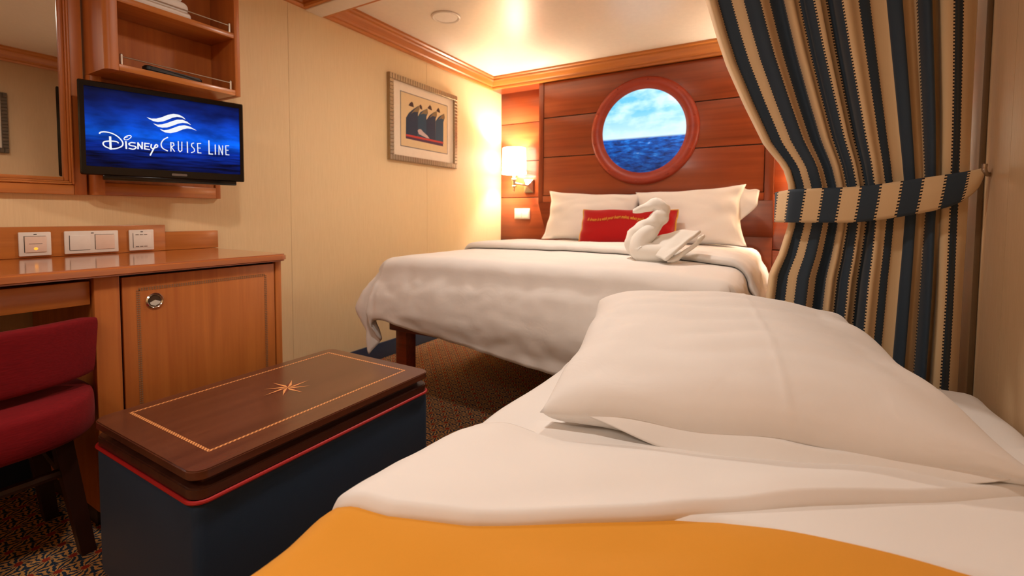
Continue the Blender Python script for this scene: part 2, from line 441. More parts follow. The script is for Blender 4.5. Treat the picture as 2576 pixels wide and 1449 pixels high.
struct(box('trim_8', XL, XR, YH, YB, 2.045, ZC - .001, MAT['head']), 'boxed soffit over the sconces')
struct(box('trim_9', XL, XR, YBM0, YBM1, 2.036, ZC - .001, MAT['white_paint'], bev=.004), 'cream ceiling beam carrying the curtain track')

struct(box('shade_strip', XR - .014, XR - .0005, 1.700, 1.792, .106, 2.04, plain('olive_brown_shade', srgb(98, 72, 40), .6), bev=.003), 'dark vertical strip standing in for the shade where the curtain meets the wall')  # dark strip colours in the shade between curtain and wall

# ------------------------------------------------------------------ added ceiling lamps (unseen, put in to light the cabin)
def downlight(x, y, power, label, size=.14):  # added downlight, unseen
    t = thing('added_downlight', label, 'downlight', (x, y, ZC - .012), group='added recessed downlights')
    obj('added_downlight_bezel', lathe_mesh([(.050, .006), (.058, 0), (.075, .004), (.078, .0118), (.050, .0118), (.050, .006)], 28, (0, 0, 0)), MAT['white_paint'], t, local=True, smooth=True)
    obj('lens', lathe_mesh([(0, .007), (.0495, .007), (.0495, .010), (0, .010)], 28, (0, 0, 0)), emit('added_lamp_glass', (1, .8, .6, 1), 6), t, local=True)
    ld = bpy.data.lights.new('added_downlight_lamp', 'AREA'); ld.shape = 'DISK'; ld.size = size; ld.energy = power; ld.color = WARM; ld.spread = math.radians(170)
    lo = bpy.data.objects.new('added_downlight_lamp', ld); C.objects.link(lo); lo.parent = t; lo.location = (0, 0, -.004)
def added_panel(x, y, power, sz):  # unseen panel added for soft light from the entrance side
    t = thing('added_light_panel', 'added square light panel, unseen, near the cabin entrance', 'ceiling light', (x, y, ZC - .03))
    h = sz / 2
    for a in ((-h, h, -h, -h + .02), (-h, h, h - .02, h), (-h, -h + .02, -h + .02, h - .02), (h - .02, h, -h + .02, h - .02)):
        box('added_panel_frame', *a, 0, .0295, MAT['white_paint'], t, local=True)
    box('diffuser', -h + .02, h - .02, -h + .02, h - .02, .006, .010, emit('panel_glass', (1, .86, .7, 1), 2.0), t, local=True)
    ld = bpy.data.lights.new('added_panel_lamp', 'AREA'); ld.shape = 'SQUARE'; ld.size = sz - .06; ld.energy = power; ld.color = WARM
    lo = bpy.data.objects.new('added_panel_lamp', ld); C.objects.link(lo); lo.parent = t; lo.location = (0, 0, -.004)
added_panel(-.75, -.95, P_ADDED_PANEL, .55)
downlight(-.9, 2.1, P_ADDED_DOWN_BED, 'added round downlight, unseen, above the foot of the double bed')  # unseen lamp added to brighten the bed
downlight(-.75, .55, P_ADDED_DOWN_B, 'added round downlight, unseen, above the sofa bed')  # unseen lamp added to light the sitting area

# ------------------------------------------------------------------ headboard
hb = thing('headboard', 'mahogany planked headboard panel behind the double bed', 'headboard', (-.9, 3.58, 1.0))
HY, HX0, HX1 = 3.50, -1.727, -.098
for za, zb in zip([1.104, 1.424, 1.749], [1.424, 1.749, 2.044]):
    box('plank', HX0 + .001, HX1 - .001, HY, YB - .006, za + .0035, zb - .0035, MAT['head'], hb, bev=.003)
box('plank_backing', HX0, HX1, HY + .008, YB - .008, 1.104, 2.04, MAT['seam'], hb)
box('frame_stile', -1.772, HX0 - .003, HY - .004, YB - .006, 1.05, 2.044, MAT['head_z'], hb, bev=.003)
box('frame_stile', HX1 + .003, -.04, HY - .004, YB - .006, 1.05, 2.044, MAT['head_z'], hb, bev=.003)
box('frame_rail', HX0 - .003, HX1 + .003, HY - .004, YB - .006, 1.05, 1.1035, MAT['head'], hb, bev=.003)
obj('sloping_panel', poly_prism([(HY - .004, 1.049), (YB - .006, 1.049), (YB - .006, .80), (YB - .02, .80)], -1.772, -.04, lambda a, b_, d: (d, a, b_)), MAT['head'], hb)
box('lower_panel', -1.772, -.04, YB - .022, YB - .006, .12, .799, MAT['head'], hb)

# ------------------------------------------------------------------ porthole screen
def sea_screen():
    m, nt, b = new_mat('porthole_picture')
    t = N(nt, 'ShaderNodeTexCoord'); s = N(nt, 'ShaderNodeSeparateXYZ'); nt.links.new(t.outputs['Object'], s.inputs[0])
    # sky
    mp = N(nt, 'ShaderNodeMapping'); mp.inputs['Scale'].default_value = (3.2, 3, 7); nt.links.new(t.outputs['Object'], mp.inputs[0])
    n1 = N(nt, 'ShaderNodeTexNoise'); n1.inputs['Scale'].default_value = 1.6; n1.inputs['Detail'].default_value = 6; nt.links.new(mp.outputs[0], n1.inputs['Vector'])
    r1 = N(nt, 'ShaderNodeValToRGB'); r1.color_ramp.elements[0].position = .42; r1.color_ramp.elements[0].color = srgb(108, 204, 248)
    r1.color_ramp.elements[1].position = .62; r1.color_ramp.elements[1].color = srgb(206, 246, 254); nt.links.new(n1.outputs['Fac'], r1.inputs[0])
    hz = N(nt, 'ShaderNodeMapRange'); hz.inputs['From Min'].default_value = -.045; hz.inputs['From Max'].default_value = .16; hz.inputs['To Min'].default_value = .85; hz.inputs['To Max'].default_value = 0
    nt.links.new(s.outputs[2], hz.inputs[0])
    sk = N(nt, 'ShaderNodeMix', data_type='RGBA'); nt.links.new(hz.outputs[0], sk.inputs['Factor']); nt.links.new(r1.outputs[0], sk.inputs['A']); sk.inputs['B'].default_value = srgb(222, 250, 255)
    # sea
    m2 = N(nt, 'ShaderNodeMapping'); m2.inputs['Scale'].default_value = (9, 9, 34); nt.links.new(t.outputs['Object'], m2.inputs[0])
    n2 = N(nt, 'ShaderNodeTexNoise'); n2.inputs['Scale'].default_value = 1.5; n2.inputs['Detail'].default_value = 7; n2.inputs['Roughness'].default_value = .65; nt.links.new(m2.outputs[0], n2.inputs['Vector'])
    r2_ = N(nt, 'ShaderNodeValToRGB'); e = r2_.color_ramp.elements
    e[0].position = .32; e[0].color = srgb(4, 26, 70); e[1].position = .74; e[1].color = srgb(222, 240, 255)
    k = e.new(.52); k.color = srgb(6, 84, 178); k = e.new(.66); k.color = srgb(30, 128, 220)
    nt.links.new(n2.outputs['Fac'], r2_.inputs[0])
    dp = N(nt, 'ShaderNodeMapRange'); dp.inputs['From Min'].default_value = -.29; dp.inputs['From Max'].default_value = -.04; dp.inputs['To Min'].default_value = .45; dp.inputs['To Max'].default_value = 1.15
    nt.links.new(s.outputs[2], dp.inputs[0])
    sc = N(nt, 'ShaderNodeVectorMath', operation='SCALE'); nt.links.new(r2_.outputs[0], sc.inputs[0]); nt.links.new(dp.outputs[0], sc.inputs['Scale'])
    hm = N(nt, 'ShaderNodeMapRange'); hm.inputs['From Min'].default_value = -.056; hm.inputs['From Max'].default_value = -.040
    nt.links.new(s.outputs[2], hm.inputs[0])
    mx = N(nt, 'ShaderNodeMix', data_type='RGBA'); nt.links.new(hm.outputs[0], mx.inputs['Factor']); nt.links.new(sc.outputs[0], mx.inputs['A']); nt.links.new(sk.outputs['Result'], mx.inputs['B'])
    b.inputs['Base Color'].default_value = (.01, .01, .01, 1); b.inputs['Roughness'].default_value = .2
    nt.links.new(mx.outputs['Result'], b.inputs['Emission Color']); b.inputs['Emission Strength'].default_value = 1.15
    return m
PC = (-.903, HY, 1.575)
ph = thing('porthole', 'round porthole screen of sky and sea in a red wooden ring', 'porthole', PC)
ring = [(.309, -.010), (.316, -.016), (.330, -.030), (.352, -.037), (.376, -.036), (.392, -.026), (.399, -.012), (.400, -.0005), (.309, -.0005), (.309, -.010)]
MAT['ring'] = wood('red_stained_ring', srgb(168, 62, 36), srgb(140, 46, 26), 'x', .42, scale=.5)
obj('ring', lathe_mesh(ring, 96, PC, 'y'), MAT['ring'], ph, smooth=True)
o = obj('screen', lathe_mesh([(0, -.006), (.3095, -.006), (.3095, -.001), (0, -.001)], 64, (0, 0, 0), 'y'), sea_screen(), ph, local=True)
o['label'] = 'lit picture of a cloudy sky over a dark blue sea'
for k in range(10):
    a = 2 * PI * (k + .35) / 10; R_ = .375
    obj('rivet', lathe_mesh([(0, -.007), (.004, -.006), (.0075, -.002), (.0078, .002)], 12, (PC[0] + R_ * math.cos(a), PC[1] - .036, PC[2] + R_ * math.sin(a)), 'y'), MAT['ring'], ph, smooth=True)

# ------------------------------------------------------------------ wall sconces
def sconce(x, label):
    y = 3.525
    t = thing('wall_sconce', label, 'sconce', (x, YB - .005, 1.14), group='wall sconces beside the headboard')
    sh = emit('lit_shade', (1.0, .84, .62, 1), SHADE_E)
    sh.node_tree.nodes['Principled BSDF'].inputs['Base Color'].default_value = srgb(250, 236, 210)
    s = obj('shade', lathe_mesh([(.100, 1.525), (.108, 1.300), (.105, 1.300), (.097, 1.525), (.100, 1.525)], 40, (x, y, 0)), sh, t, smooth=True)
    for z in (1.322, 1.345):
        obj('trim_band', lathe_mesh([(.1076, z - .003), (.109, z - .003), (.109, z + .003), (.1076, z + .003), (.1076, z - .003)], 40, (x, y, 0)), MAT['plate'], s, local=False)
    for k in range(18):
        a = 2 * PI * k / 18
        obj('bead', lathe_mesh([(0, 1.324), (.004, 1.328), (.004, 1.339), (0, 1.343)], 8, (x + .1085 * math.cos(a), y + .1085 * math.sin(a), 0)), MAT['dark_plain'], s)
    obj('stem', lathe_mesh([(0, 1.148), (.006, 1.150), (.006, 1.182), (.020, 1.186), (.020, 1.196), (.014, 1.202), (.014, 1.240), (.022, 1.246), (.022, 1.258), (.016, 1.264), (.016, 1.315), (0, 1.316)], 20, (x, y, 0)), MAT['metal'], t, smooth=True)
    xp = x + .085
    obj('arm', tube_mesh(smooth_path([(x, y, 1.222), (x + .03, y + .02, 1.215), (xp, y + .08, 1.203), (xp, YB - .03, 1.2)], 6), .008, 10), MAT['metal'], t, smooth=True)
    bm = bmesh.new()
    B = [bm.verts.new((xp + sx * .046, YB - .006, 1.2 + sz * .058)) for sx, sz in ((-1, -1), (1, -1), (1, 1), (-1, 1))]
    B1 = [bm.verts.new((xp + sx * .046, YB - .020, 1.2 + sz * .058)) for sx, sz in ((-1, -1), (1, -1), (1, 1), (-1, 1))]
    T_ = [bm.verts.new((xp + sx * .010, YB - .05, 1.2 + sz * .012)) for sx, sz in ((-1, -1), (1, -1), (1, 1), (-1, 1))]
    bm.faces.new(B); bm.faces.new(T_)
    for i in range(4):
        j = (i + 1) % 4; bm.faces.new((B[i], B[j], B1[j], B1[i])); bm.faces.new((B1[i], B1[j], T_[j], T_[i]))
    obj('back_plate', mesh_bm(bm), MAT['metal'], t)
    ld = bpy.data.lights.new('sconce_bulb', 'POINT'); ld.energy = P_BULB; ld.color = (1, .90, .76); ld.shadow_soft_size = .03
    lo = bpy.data.objects.new('sconce_bulb', ld); C.objects.link(lo); lo.parent = t; lo.location = Vector((x, y, 1.45)) - t.location
sconce(-2.025, 'lit wall sconce with white drum shade beside the framed picture wall')
sconce(.215, 'lit wall sconce hidden behind the striped curtain')

# double rocker switch on the wood panel
sw = thing('light_switch', 'cream double rocker switch on the wood below the sconce', 'light switch', (-2.01, YB - .005, .953))
box('cover_plate', -2.088, -1.932, YB - .014, YB - .0045, .907, 1.001, MAT['plate'], sw, bev=.003)
for a in (-2.081, -2.008): box('rocker', a, a + .069, YB - .019, YB - .0145, .914, .994, MAT['plate'], sw, bev=.002)

# ------------------------------------------------------------------ framed picture, left wall
def slats_frame(parent, y0, y1, z0, z1, wd, x0, x1, m, mp):
    """ribbed frame: four rails, each with small blocks"""
    for (a0, a1, b0, b1) in ((y0, y1, z1 - wd, z1), (y0, y1, z0, z0 + wd), (y0, y0 + wd, z0 + wd, z1 - wd), (y1 - wd, y1, z0 + wd, z1 - wd)):
        bm = bmesh.new(); add_box(bm, *mp(a0, a1, b0, b1, x0, x1 - .006))
        hor = (a1 - a0) > (b1 - b0); L_ = (a1 - a0) if hor else (b1 - b0); n = int(L_ / .024)
        for k in range(n):
            s0 = k * L_ / n + .0012; s1 = (k + 1) * L_ / n - .0012
            if hor: add_box(bm, *mp(a0 + s0, a0 + s1, b0 + .001, b1 - .001, x1 - .0075, x1), bev=.002, seg=1)
            else: add_box(bm, *mp(a0 + .001, a1 - .001, b0 + s0, b0 + s1, x1 - .0075, x1), bev=.002, seg=1)
        obj('frame_rail', mesh_bm(bm), m, parent)
ART = {'hull': [[(0.148, 0.136), (0.151, 0.274), (0.178, 0.31), (0.224, 0.346), (0.28, 0.381), (0.288, 0.358), (0.272, 0.323), (0.267, 0.150)], [(0.268, 0.150), (0.269, 0.301), (0.296, 0.338), (0.337, 0.362), (0.372, 0.378), (0.379, 0.349), (0.362, 0.318), (0.359, 0.150)], [(0.359, 0.150), (0.359, 0.293), (0.396, 0.335), (0.439, 0.363), (0.476, 0.381), (0.481, 0.351), (0.464, 0.32), (0.463, 0.150)], [(0.463, 0.150), (0.465, 0.306), (0.501, 0.344), (0.538, 0.365), (0.565, 0.378), (0.573, 0.351), (0.556, 0.313), (0.554, 0.150)]],
 'gold': [[(0.201, 0.309), (0.232, 0.342), (0.28, 0.379), (0.286, 0.355), (0.276, 0.334), (0.232, 0.329)], [(0.296, 0.322), (0.337, 0.36), (0.372, 0.376), (0.377, 0.348), (0.362, 0.334), (0.329, 0.334)], [(0.392, 0.315), (0.439, 0.36), (0.476, 0.38), (0.481, 0.352), (0.465, 0.337), (0.43, 0.336)], [(0.497, 0.32), (0.538, 0.362), (0.564, 0.377), (0.571, 0.351), (0.556, 0.333), (0.528, 0.337)]],
 'hat': [[(0.175, 0.362), (0.19, 0.381), (0.209, 0.394), (0.221, 0.387), (0.23, 0.359), (0.201, 0.359)], [(0.283, 0.381), (0.3, 0.393), (0.313, 0.382), (0.317, 0.359), (0.292, 0.362)], [(0.372, 0.382), (0.4, 0.411), (0.415, 0.4), (0.424, 0.375), (0.396, 0.377)], [(0.472, 0.385), (0.497, 0.41), (0.51, 0.396), (0.517, 0.375), (0.488, 0.376)]],
 'red': [[(0.15, 0.163), (0.551, 0.164), (0.551, 0.151), (0.15, 0.149)]], 'purple': [[(0.15, 0.149), (0.551, 0.151), (0.551, 0.130), (0.15, 0.133)]],
 'smoke': [[(0.267, 0.204), (0.279, 0.216), (0.303, 0.219), (0.328, 0.203), (0.37, 0.185), (0.395, 0.166), (0.361, 0.167), (0.311, 0.176), (0.279, 0.182)]]}
ART_COL = {'hull': plain('print_navy', srgb(16, 42, 72), .6), 'hull2': plain('print_teal', srgb(22, 66, 92), .6), 'gold': plain('print_gold', srgb(132, 108, 70), .6), 'hat': plain('print_umber', srgb(72, 42, 36), .6),
           'red': plain('print_red', srgb(196, 54, 46), .6), 'purple': plain('print_purple', srgb(78, 32, 66), .6), 'smoke': plain('print_smoke', srgb(196, 176, 176), .6)}
MAT['silver_frame'] = plain('champagne_frame', srgb(176, 154, 122), .35, metal=.6)
MAT['mat_board'] = plain('mat_board', srgb(236, 222, 200), .6)
MAT['print_bg'] = plain('print_ground', srgb(222, 196, 150), .6)
pf = thing('framed_picture', 'champagne framed print of four dark blue prows on the cream wall', 'picture', (XL, 2.24, 1.33))
PY, PZ = 2.24, 1.33
mpL = lambda a0, a1, b0, b1, d0, d1: (XL + d0, XL + d1, a0, a1, b0, b1)
slats_frame(pf, PY - .013, PY + .715, PZ - .026, PZ + .540, .038, .001, .028, MAT['silver_frame'], mpL)
box('mat', XL + .002, XL + .012, PY + .02, PY + .685, PZ + .005, PZ + .51, MAT['mat_board'], pf)
box('print_border', XL + .0119, XL + .0125, PY + .097, PY + .607, PZ + .076, PZ + .446, plain('print_border', srgb(96, 92, 100), .6), pf)
pr = box('print', XL + .0124, XL + .013, PY + .102, PY + .602, PZ + .081, PZ + .441, MAT['print_bg'], pf)
for i, k in enumerate(('hull', 'gold', 'purple', 'red', 'hat', 'smoke')):
    for pl in ART[k]:
        d = XL + .0132 + i * .0001; bm = bmesh.new()
        bm.faces.new([bm.verts.new((d, PY + a, PZ + b_)) for a, b_ in pl])
        me = bpy.data.meshes.new(k); bm.to_mesh(me); bm.free()
        obj('printed_shape', me, ART_COL['hull2'] if (k == 'hull' and ART[k].index(pl) % 2) else ART_COL[k], pr)
# picture seen only in the mirror, right wall
pf2 = thing('framed_picture', 'dark silver framed picture on the wall above the sofa bed, seen in the mirror', 'picture', (XR, .9, 1.38))
mpR = lambda a0, a1, b0, b1, d0, d1: (XR - d1, XR - d0, a0, a1, b0, b1)
slats_frame(pf2, .44, 1.10, 1.375, 1.81, .035, .001, .028, plain('dark_silver', srgb(96, 84, 70), .4, metal=.5), mpR)
box('mat', XR - .012, XR - .002, .47, 1.07, 1.405, 1.78, MAT['mat_board'], pf2)
box('print', XR - .013, XR - .0119, .56, .98, 1.48, 1.70, MAT['print_bg'], pf2)

# ------------------------------------------------------------------ ceiling fittings
sd = thing('ceiling_speaker', 'flat round cream disc fitting on the ceiling over the bed', 'ceiling fitting', (-1.78, 2.262, ZC))
obj('rim', lathe_mesh([(.070, ZC - .0003), (.088, ZC - .0003), (.088, ZC - .006), (.080, ZC - .010), (.071, ZC - .007), (.070, ZC - .0003)], 40, (-1.78, 2.262, 0)), MAT['white_paint'], sd, smooth=True)
obj('grille', lathe_mesh([(0, ZC - .006), (.0695, ZC - .006), (.0695, ZC - .001), (0, ZC - .001)], 40, (-1.78, 2.262, 0)), MAT['plate'], sd)
sp_ = thing('sprinkler', 'slim white sprinkler tip hanging from the ceiling by the curtain', 'sprinkler', (-.556, 2.57, ZC))
obj('escutcheon', lathe_mesh([(0, ZC - .001), (.024, ZC - .001), (.020, ZC - .008), (0, ZC - .008)], 24, (-.53, 2.58, 0)), MAT['white_paint'], sp_, smooth=True)
obj('nozzle', lathe_mesh([(0, ZC - .008), (.009, ZC - .008), (.008, ZC - .022), (.005, ZC - .026), (.005, ZC - .036), (.009, ZC - .038), (.009, ZC - .041), (0, ZC - .042)], 16, (-.53, 2.58, 0)), MAT['white_paint'], sp_, smooth=True)

# ------------------------------------------------------------------ double bed
BX0, BX1, BY0, BY1 = -1.66, -.15, 1.62, 3.46
bed = thing('double_bed', 'double bed on dark red wooden frame under the porthole', 'bed', (-.905, 2.5, 0))
MAT['bed_wood'] = wood('bed_frame_wood', srgb(140, 60, 28), srgb(108, 42, 19), 'x', .35)
box('side_rail', BX0 - .01, BX0 + .03, BY0 + .05, BY1, .37, .44, MAT['bed_wood'], bed, bev=.004)
box('side_rail', BX1 - .03, BX1 + .01, BY0 + .05, BY1, .37, .44, MAT['bed_wood'], bed, bev=.004)
box('foot_rail', BX0 - .01, BX1 + .01, BY0 + .045, BY0 + .085, .37, .44, MAT['bed_wood'], bed, bev=.004)
box('slat_base', BX0 + .03, BX1 - .03, BY0 + .085, BY1, .40, .44, MAT['bed_wood'], bed)
for lx in (BX0 + .005, BX1 - .075):
    for ly in (BY0 + .075, BY1 - .11):
        box('leg', lx, lx + .07, ly, ly + .07, 0, .37, MAT['bed_wood'], bed, bev=.003)
box('mattress', BX0, BX1, BY0 + .03, BY1, .44, .70, MAT['white_flat'], bed, bev=.05, seg=4)

DZ, DR = .735, .07
def drape(a, b, off=0.0):
    """flat cloth coordinates -> draped position over the double bed"""
    rx0, rx1, ry0 = BX0 + .02, BX1 - .02, BY0 + .06
    cx = min(max(a, rx0), rx1); cy = max(b, ry0)
    dx, dy = a - cx, b - cy; d = math.hypot(dx, dy)
    crown_ = .018 * (1 - ((cx - (rx0 + rx1) / 2) / ((rx1 - rx0) / 2)) ** 4)
    zt = DZ + crown_ + .006 * nz(a, b, 1.3, 3.0) + .003 * nz(a, b, 5.0, 9.0)
    if d < 1e-6: return Vector((a, b, zt + off))
    nx, ny = dx / d, dy / d
    flare = (.50 if nx < 0 else .22) * nx * nx + .16 * ny * ny
    R_ = DR + off; q = R_ * PI / 2
    if d < q:
        th = d / R_; o_ = R_ * math.sin(th); dr = R_ * (1 - math.cos(th))
    else:
        e = d - q; th2 = math.atan(flare); k = min(1.0, e / .06); ef = e if e < .20 else .20 - .45 * (e - .20)
        o_ = R_ + ef * math.sin(th2) * k + .035 * math.sin(min(1.0, e / .30) * PI) ; dr = R_ + e * math.cos(th2 * k)
    # wrinkles and corner folds
    wv = min(1.0, d / .15)
    corner = (4 * nx * nx * ny * ny)
    ang = math.atan2(ny, nx)
    fold = corner * .030 * math.sin(ang * 13.0 + 1.0) * min(1.0, d / .3)
    side = wv * (.010 * nz(a * 1.0, b * 1.0, 2.0, 5.0) + .010 * (abs(nz(a * 2.2 + b * .8, d * 6.0, 7.0, 2.6)) - .25) + .005 * nz(a, b, 9.0, 17.0))
    o_ += fold + side
    p = Vector((cx + nx * o_, cy + ny * o_, zt - dr))
    if p.z < .14: p.z = .14
    p.z += off * max(0.0, 1 - d / q)
    return p
dv = thing('duvet', 'white duvet draped over the double bed', 'duvet', (-.905, 2.5, .735))
AX0, AX1, BB0, BB1 = BX0 - .35, BX1 + .33, BY0 - .33, 3.44
def duvet_fn(u, v):
    a = AX0 + u * (AX1 - AX0); b0 = BB0 - .070 * sstep(-1.45, -.7, a) + .055 * sstep(-1.35, -1.62, a) * sstep(-1.86, -1.70, a)
    return drape(a, b0 + v * (BB1 - b0))
me = grid_mesh(duvet_fn, 170, 150)
o = obj('duvet_cover', me, MAT['white'], dv, smooth=True, angle=180)
s = o.modifiers.new('thick', 'SOLIDIFY'); s.thickness = .012; s.offset = -1
def turn_front(a): return lerp_tab([(-2.0, 2.42), (-1.7, 2.36), (-1.3, 2.24), (-.7, 2.25), (-.3, 2.10), (.0, 2.04), (.3, 2.0)], a)
def turn_fn(u, v):
    a = (BX0 - .20) + u * ((BX1 + .24) - (BX0 - .20)); f = turn_front(a); bk = 2.78 + .03 * nz(a, 1, 1, 4)
    # v: 0 back edge .. rolls over the front edge and tucks under
    if v < .8: b_ = bk + (f - bk) * (v / .8); off = .012 + .028 * sstep(0, .5, v / .8) + .006 * nz(a * 2, b_ * 5, 2, 3) + (.012 * nz(a * 3, b_ * 3, 4, 4) if a > -.45 else 0)
    else:
        k = (v - .8) / .2; b_ = f - .017 * math.sin(k * PI) ; off = .040 - .036 * k
    return drape(a, b_, max(.003, off))
o = obj('turned_down_fold', grid_mesh(turn_fn, 120, 36), MAT['white'], dv, smooth=True, angle=180)
o['label'] = 'turned-down top edge of the duvet'

# ------------------------------------------------------------------ pillows
def pillow_mesh(w_, h_, t_, seed=0.0, nu=44, nv=34, flange=0.0, wr=.010, pinch=.06, p=.42, er=2.6, tl=0.0, tr=0.0, crease=None):
    vs_, fs = [], []
    def surf(u, v, side):
        x = w_ / 2 * u * (1 - pinch * (1 - v * v) * abs(u) ** 3); y = h_ / 2 * v * (1 - pinch * (1 - u * u) * abs(v) ** 3)
        x *= 1 - (tr if u > 0 else tl) * (v + 1) / 2
        th = max(0.0, (1 - abs(u) ** (er if u > 0 else 2.6)) * (1 - abs(v) ** 2.6)) ** p * t_ / 2
        if crease is not None: th += .0022 * math.exp(-((u - crease) / .012) ** 2) * min(1, th * 30)
        edge = min(1.0, 3 * (1 - max(abs(u), abs(v))))
        wn = wr * edge * (nz(x + seed, y, seed, 4.0) + .7 * (abs(nz(x * 1.5 + seed * 2, y * 4, seed, 3.0)) - .3)
             + .6 * abs(u) ** 2 * math.sin(v * 9 + 3 * nz(x, y, seed, 5)))
        wave = .006 * (1 - edge) * math.sin(9 * (u + v) + seed)
        return Vector((x, y, side * (th + wn * (1 if th > .01 else 0)) + wave))
    for side in (1, -1):
        base = len(vs_)
        for j in range(nv + 1):
            for i in range(nu + 1):
                vs_.append(surf(2 * i / nu - 1, 2 * j / nv - 1, side))
        for j in range(nv):
            for i in range(nu):
                a = base + j * (nu + 1) + i; q = (a, a + 1, a + nu + 2, a + nu + 1)
                fs.append(q if side > 0 else q[::-1])
    me = bpy.data.meshes.new('pillow'); me.from_pydata([tuple(v) for v in vs_], [], fs)
    bm = bmesh.new(); bm.from_mesh(me); bmesh.ops.remove_doubles(bm, verts=bm.verts[:], dist=1e-5)
    return mesh_bm(bm, 'pillow')

def place(o, loc, rx=0, ry=0, rz=0):
    o.location = loc; o.rotation_euler = (rx, ry, rz); return o

def bed_pillow(name, label, w_, h_, t_, loc, rx, ry, rz, seed, flange_side=0, group=None, **kw):
    t = thing(name, label, 'pillow', loc, group=group); t.rotation_euler = (rx, ry, rz)
    obj('pillow_body', pillow_mesh(w_, h_, t_, seed, **kw), MAT['white'], t, local=True, smooth=True, angle=180)
    if flange_side:
        s_ = flange_side
        def fl(u, v):
            v = .50 + .46 * v; y = (v - .5) * h_ * .96 - .03 * u * u
            x = s_ * (w_ / 2 * (1 - .06 * (1 - (2 * v - 1) ** 2)) - .03 + .11 * u * sstep(.45, .75, v))
            return Vector((x, y + .010 * math.sin(u * 6 + v * 9), .012 * math.sin(v * 14 + seed) * u + (.012 * (1 - u))))
        f = obj('pillowcase_hem', grid_mesh(fl, 8, 30), MAT['white'], t, local=True, smooth=True, angle=180)
        sm = f.modifiers.new('thick', 'SOLIDIFY'); sm.thickness = .008
    return t
bed_pillow('bed_pillow', 'white pillow left of the towel swan, against the headboard', .76, .40, .17, (-1.25, 3.35, .93), math.radians(74), math.radians(2.5), 0, 1.7, 0, 'pillows leaning on the headboard', pinch=.11, wr=.02)
bed_pillow('bed_pillow', 'white pillow right of the towel swan with a loose open hem', .73, .42, .17, (-.55, 3.35, .935), math.radians(74), math.radians(-3), 0, 4.1, 1, 'pillows leaning on the headboard', pinch=.11, wr=.02)

# ------------------------------------------------------------------ red cushion
cu = thing('cushion', 'small red cushion with gold cord and script behind the towel swan', 'cushion', (-.905, 3.12, .862)); cu.rotation_euler = (math.radians(66), 0, 0)
CW, CH, CT = .66, .26, .13
obj('cushion_cover', pillow_mesh(CW, CH, CT, 2.2, wr=.003, pinch=.03, p=.36), MAT['cushion'], cu, local=True, smooth=True, angle=180)
pts = []
for k in range(4):
    for i in range(20):
        s_ = -1 + 2 * i / 20
        u, v = ((s_, -1), (1, s_), (-s_, 1), (-1, -s_))[k]
        pts.append((CW / 2 * u * (1 - .03 * (1 - v * v) * abs(u) ** 3), CH / 2 * v * (1 - .03 * (1 - u * u) * abs(v) ** 3), .006 * math.sin(9 * (u + v) + 2.2)))
obj('gold_cord', tube_mesh(pts, .0055, 8, closed=True), MAT['gold'], cu, local=True, smooth=True)
def text_mesh(s, size, shear=0.0, extrude=0.0, res=2):
    cd = bpy.data.curves.new('txt', 'FONT'); cd.body = s; cd.size = size; cd.shear = shear; cd.extrude = extrude; cd.resolution_u = res; cd.offset = .0004; cd.align_x = 'CENTER'
    o = bpy.data.objects.new('txt', cd); C.objects.link(o)
    bpy.context.view_layer.update()
    me = bpy.data.meshes.new_from_object(o.evaluated_get(bpy.context.evaluated_depsgraph_get()))
    bpy.data.objects.remove(o, do_unlink=True); return me
tm = text_mesh("A dream is a wish your heart makes, when you're fast asleep", .0235, shear=.35, res=1)
xs = [v.co.x for v in tm.vertices]; w0 = max(xs) - min(xs); k = .50 / w0
for v in tm.vertices:
    x = v.co.x * k - .02; y = v.co.y * 1.5
    yy = .036 + y + .010 * math.cos((x + .02) * 2 * PI / .36) - .006
    u_, v_ = x / (CW / 2), yy / (CH / 2)
    th = max(0.0, (1 - abs(u_) ** 2.6) * (1 - abs(v_) ** 2.6)) ** .36 * CT / 2
    v.co = Vector((x, yy, th + .0045))
o = obj('embroidered_script', tm, MAT['gold'], cu, local=True); o['label'] = 'gold embroidered line of script'

# ------------------------------------------------------------------ towel swan
sw_ = thing('towel_swan', 'white towel folded into a swan on the duvet', 'towel swan', (-.47, 2.075, .757))
SY = 2.075
def P3(x, z, y=0.0): return (-.60 + (x + .68) * .88, SY + y * .9, .757 + (z - .750) * .82)
neck = smooth_path([P3(-.50, .80, .045), P3(-.575, .797, .03), P3(-.628, .803, .01), P3(-.622, .865, -.005), P3(-.568, .918, -.012), P3(-.518, .962, -.008), P3(-.503, 1.008, 0), P3(-.530, 1.040, 0), P3(-.575, 1.030, 0), P3(-.618, 1.008, 0), P3(-.650, 1.004, 0)], 7)
nm = tube_mesh(neck, [.048, .052, .05, .047, .042, .037, .032, .028, .022, .016, .009], 20, sx=1.0)
for v in nm.vertices:
    v.co += v.normal * (.0035 * math.sin(95 * (v.co.z + .5 * v.co.x) + 60 * (v.co.y - SY)) + .006 * nz(v.co.x, v.co.y, v.co.z, 24))
obj('neck_roll', nm, MAT['towel'], sw_, smooth=True, angle=180)
roll2 = smooth_path([P3(-.44, .788, -.05), P3(-.53, .786, -.062), P3(-.592, .792, -.058), P3(-.590, .850, -.048), P3(-.545, .905, -.034), P3(-.515, .945, -.018)], 7)
rm = tube_mesh(roll2, [.036, .042, .046, .042, .032, .016], 18)
for v in rm.vertices: v.co += v.normal * .005 * nz(v.co.x, v.co.y, v.co.z, 20)
obj('body_roll', rm, MAT['towel'], sw_, smooth=True, angle=180)
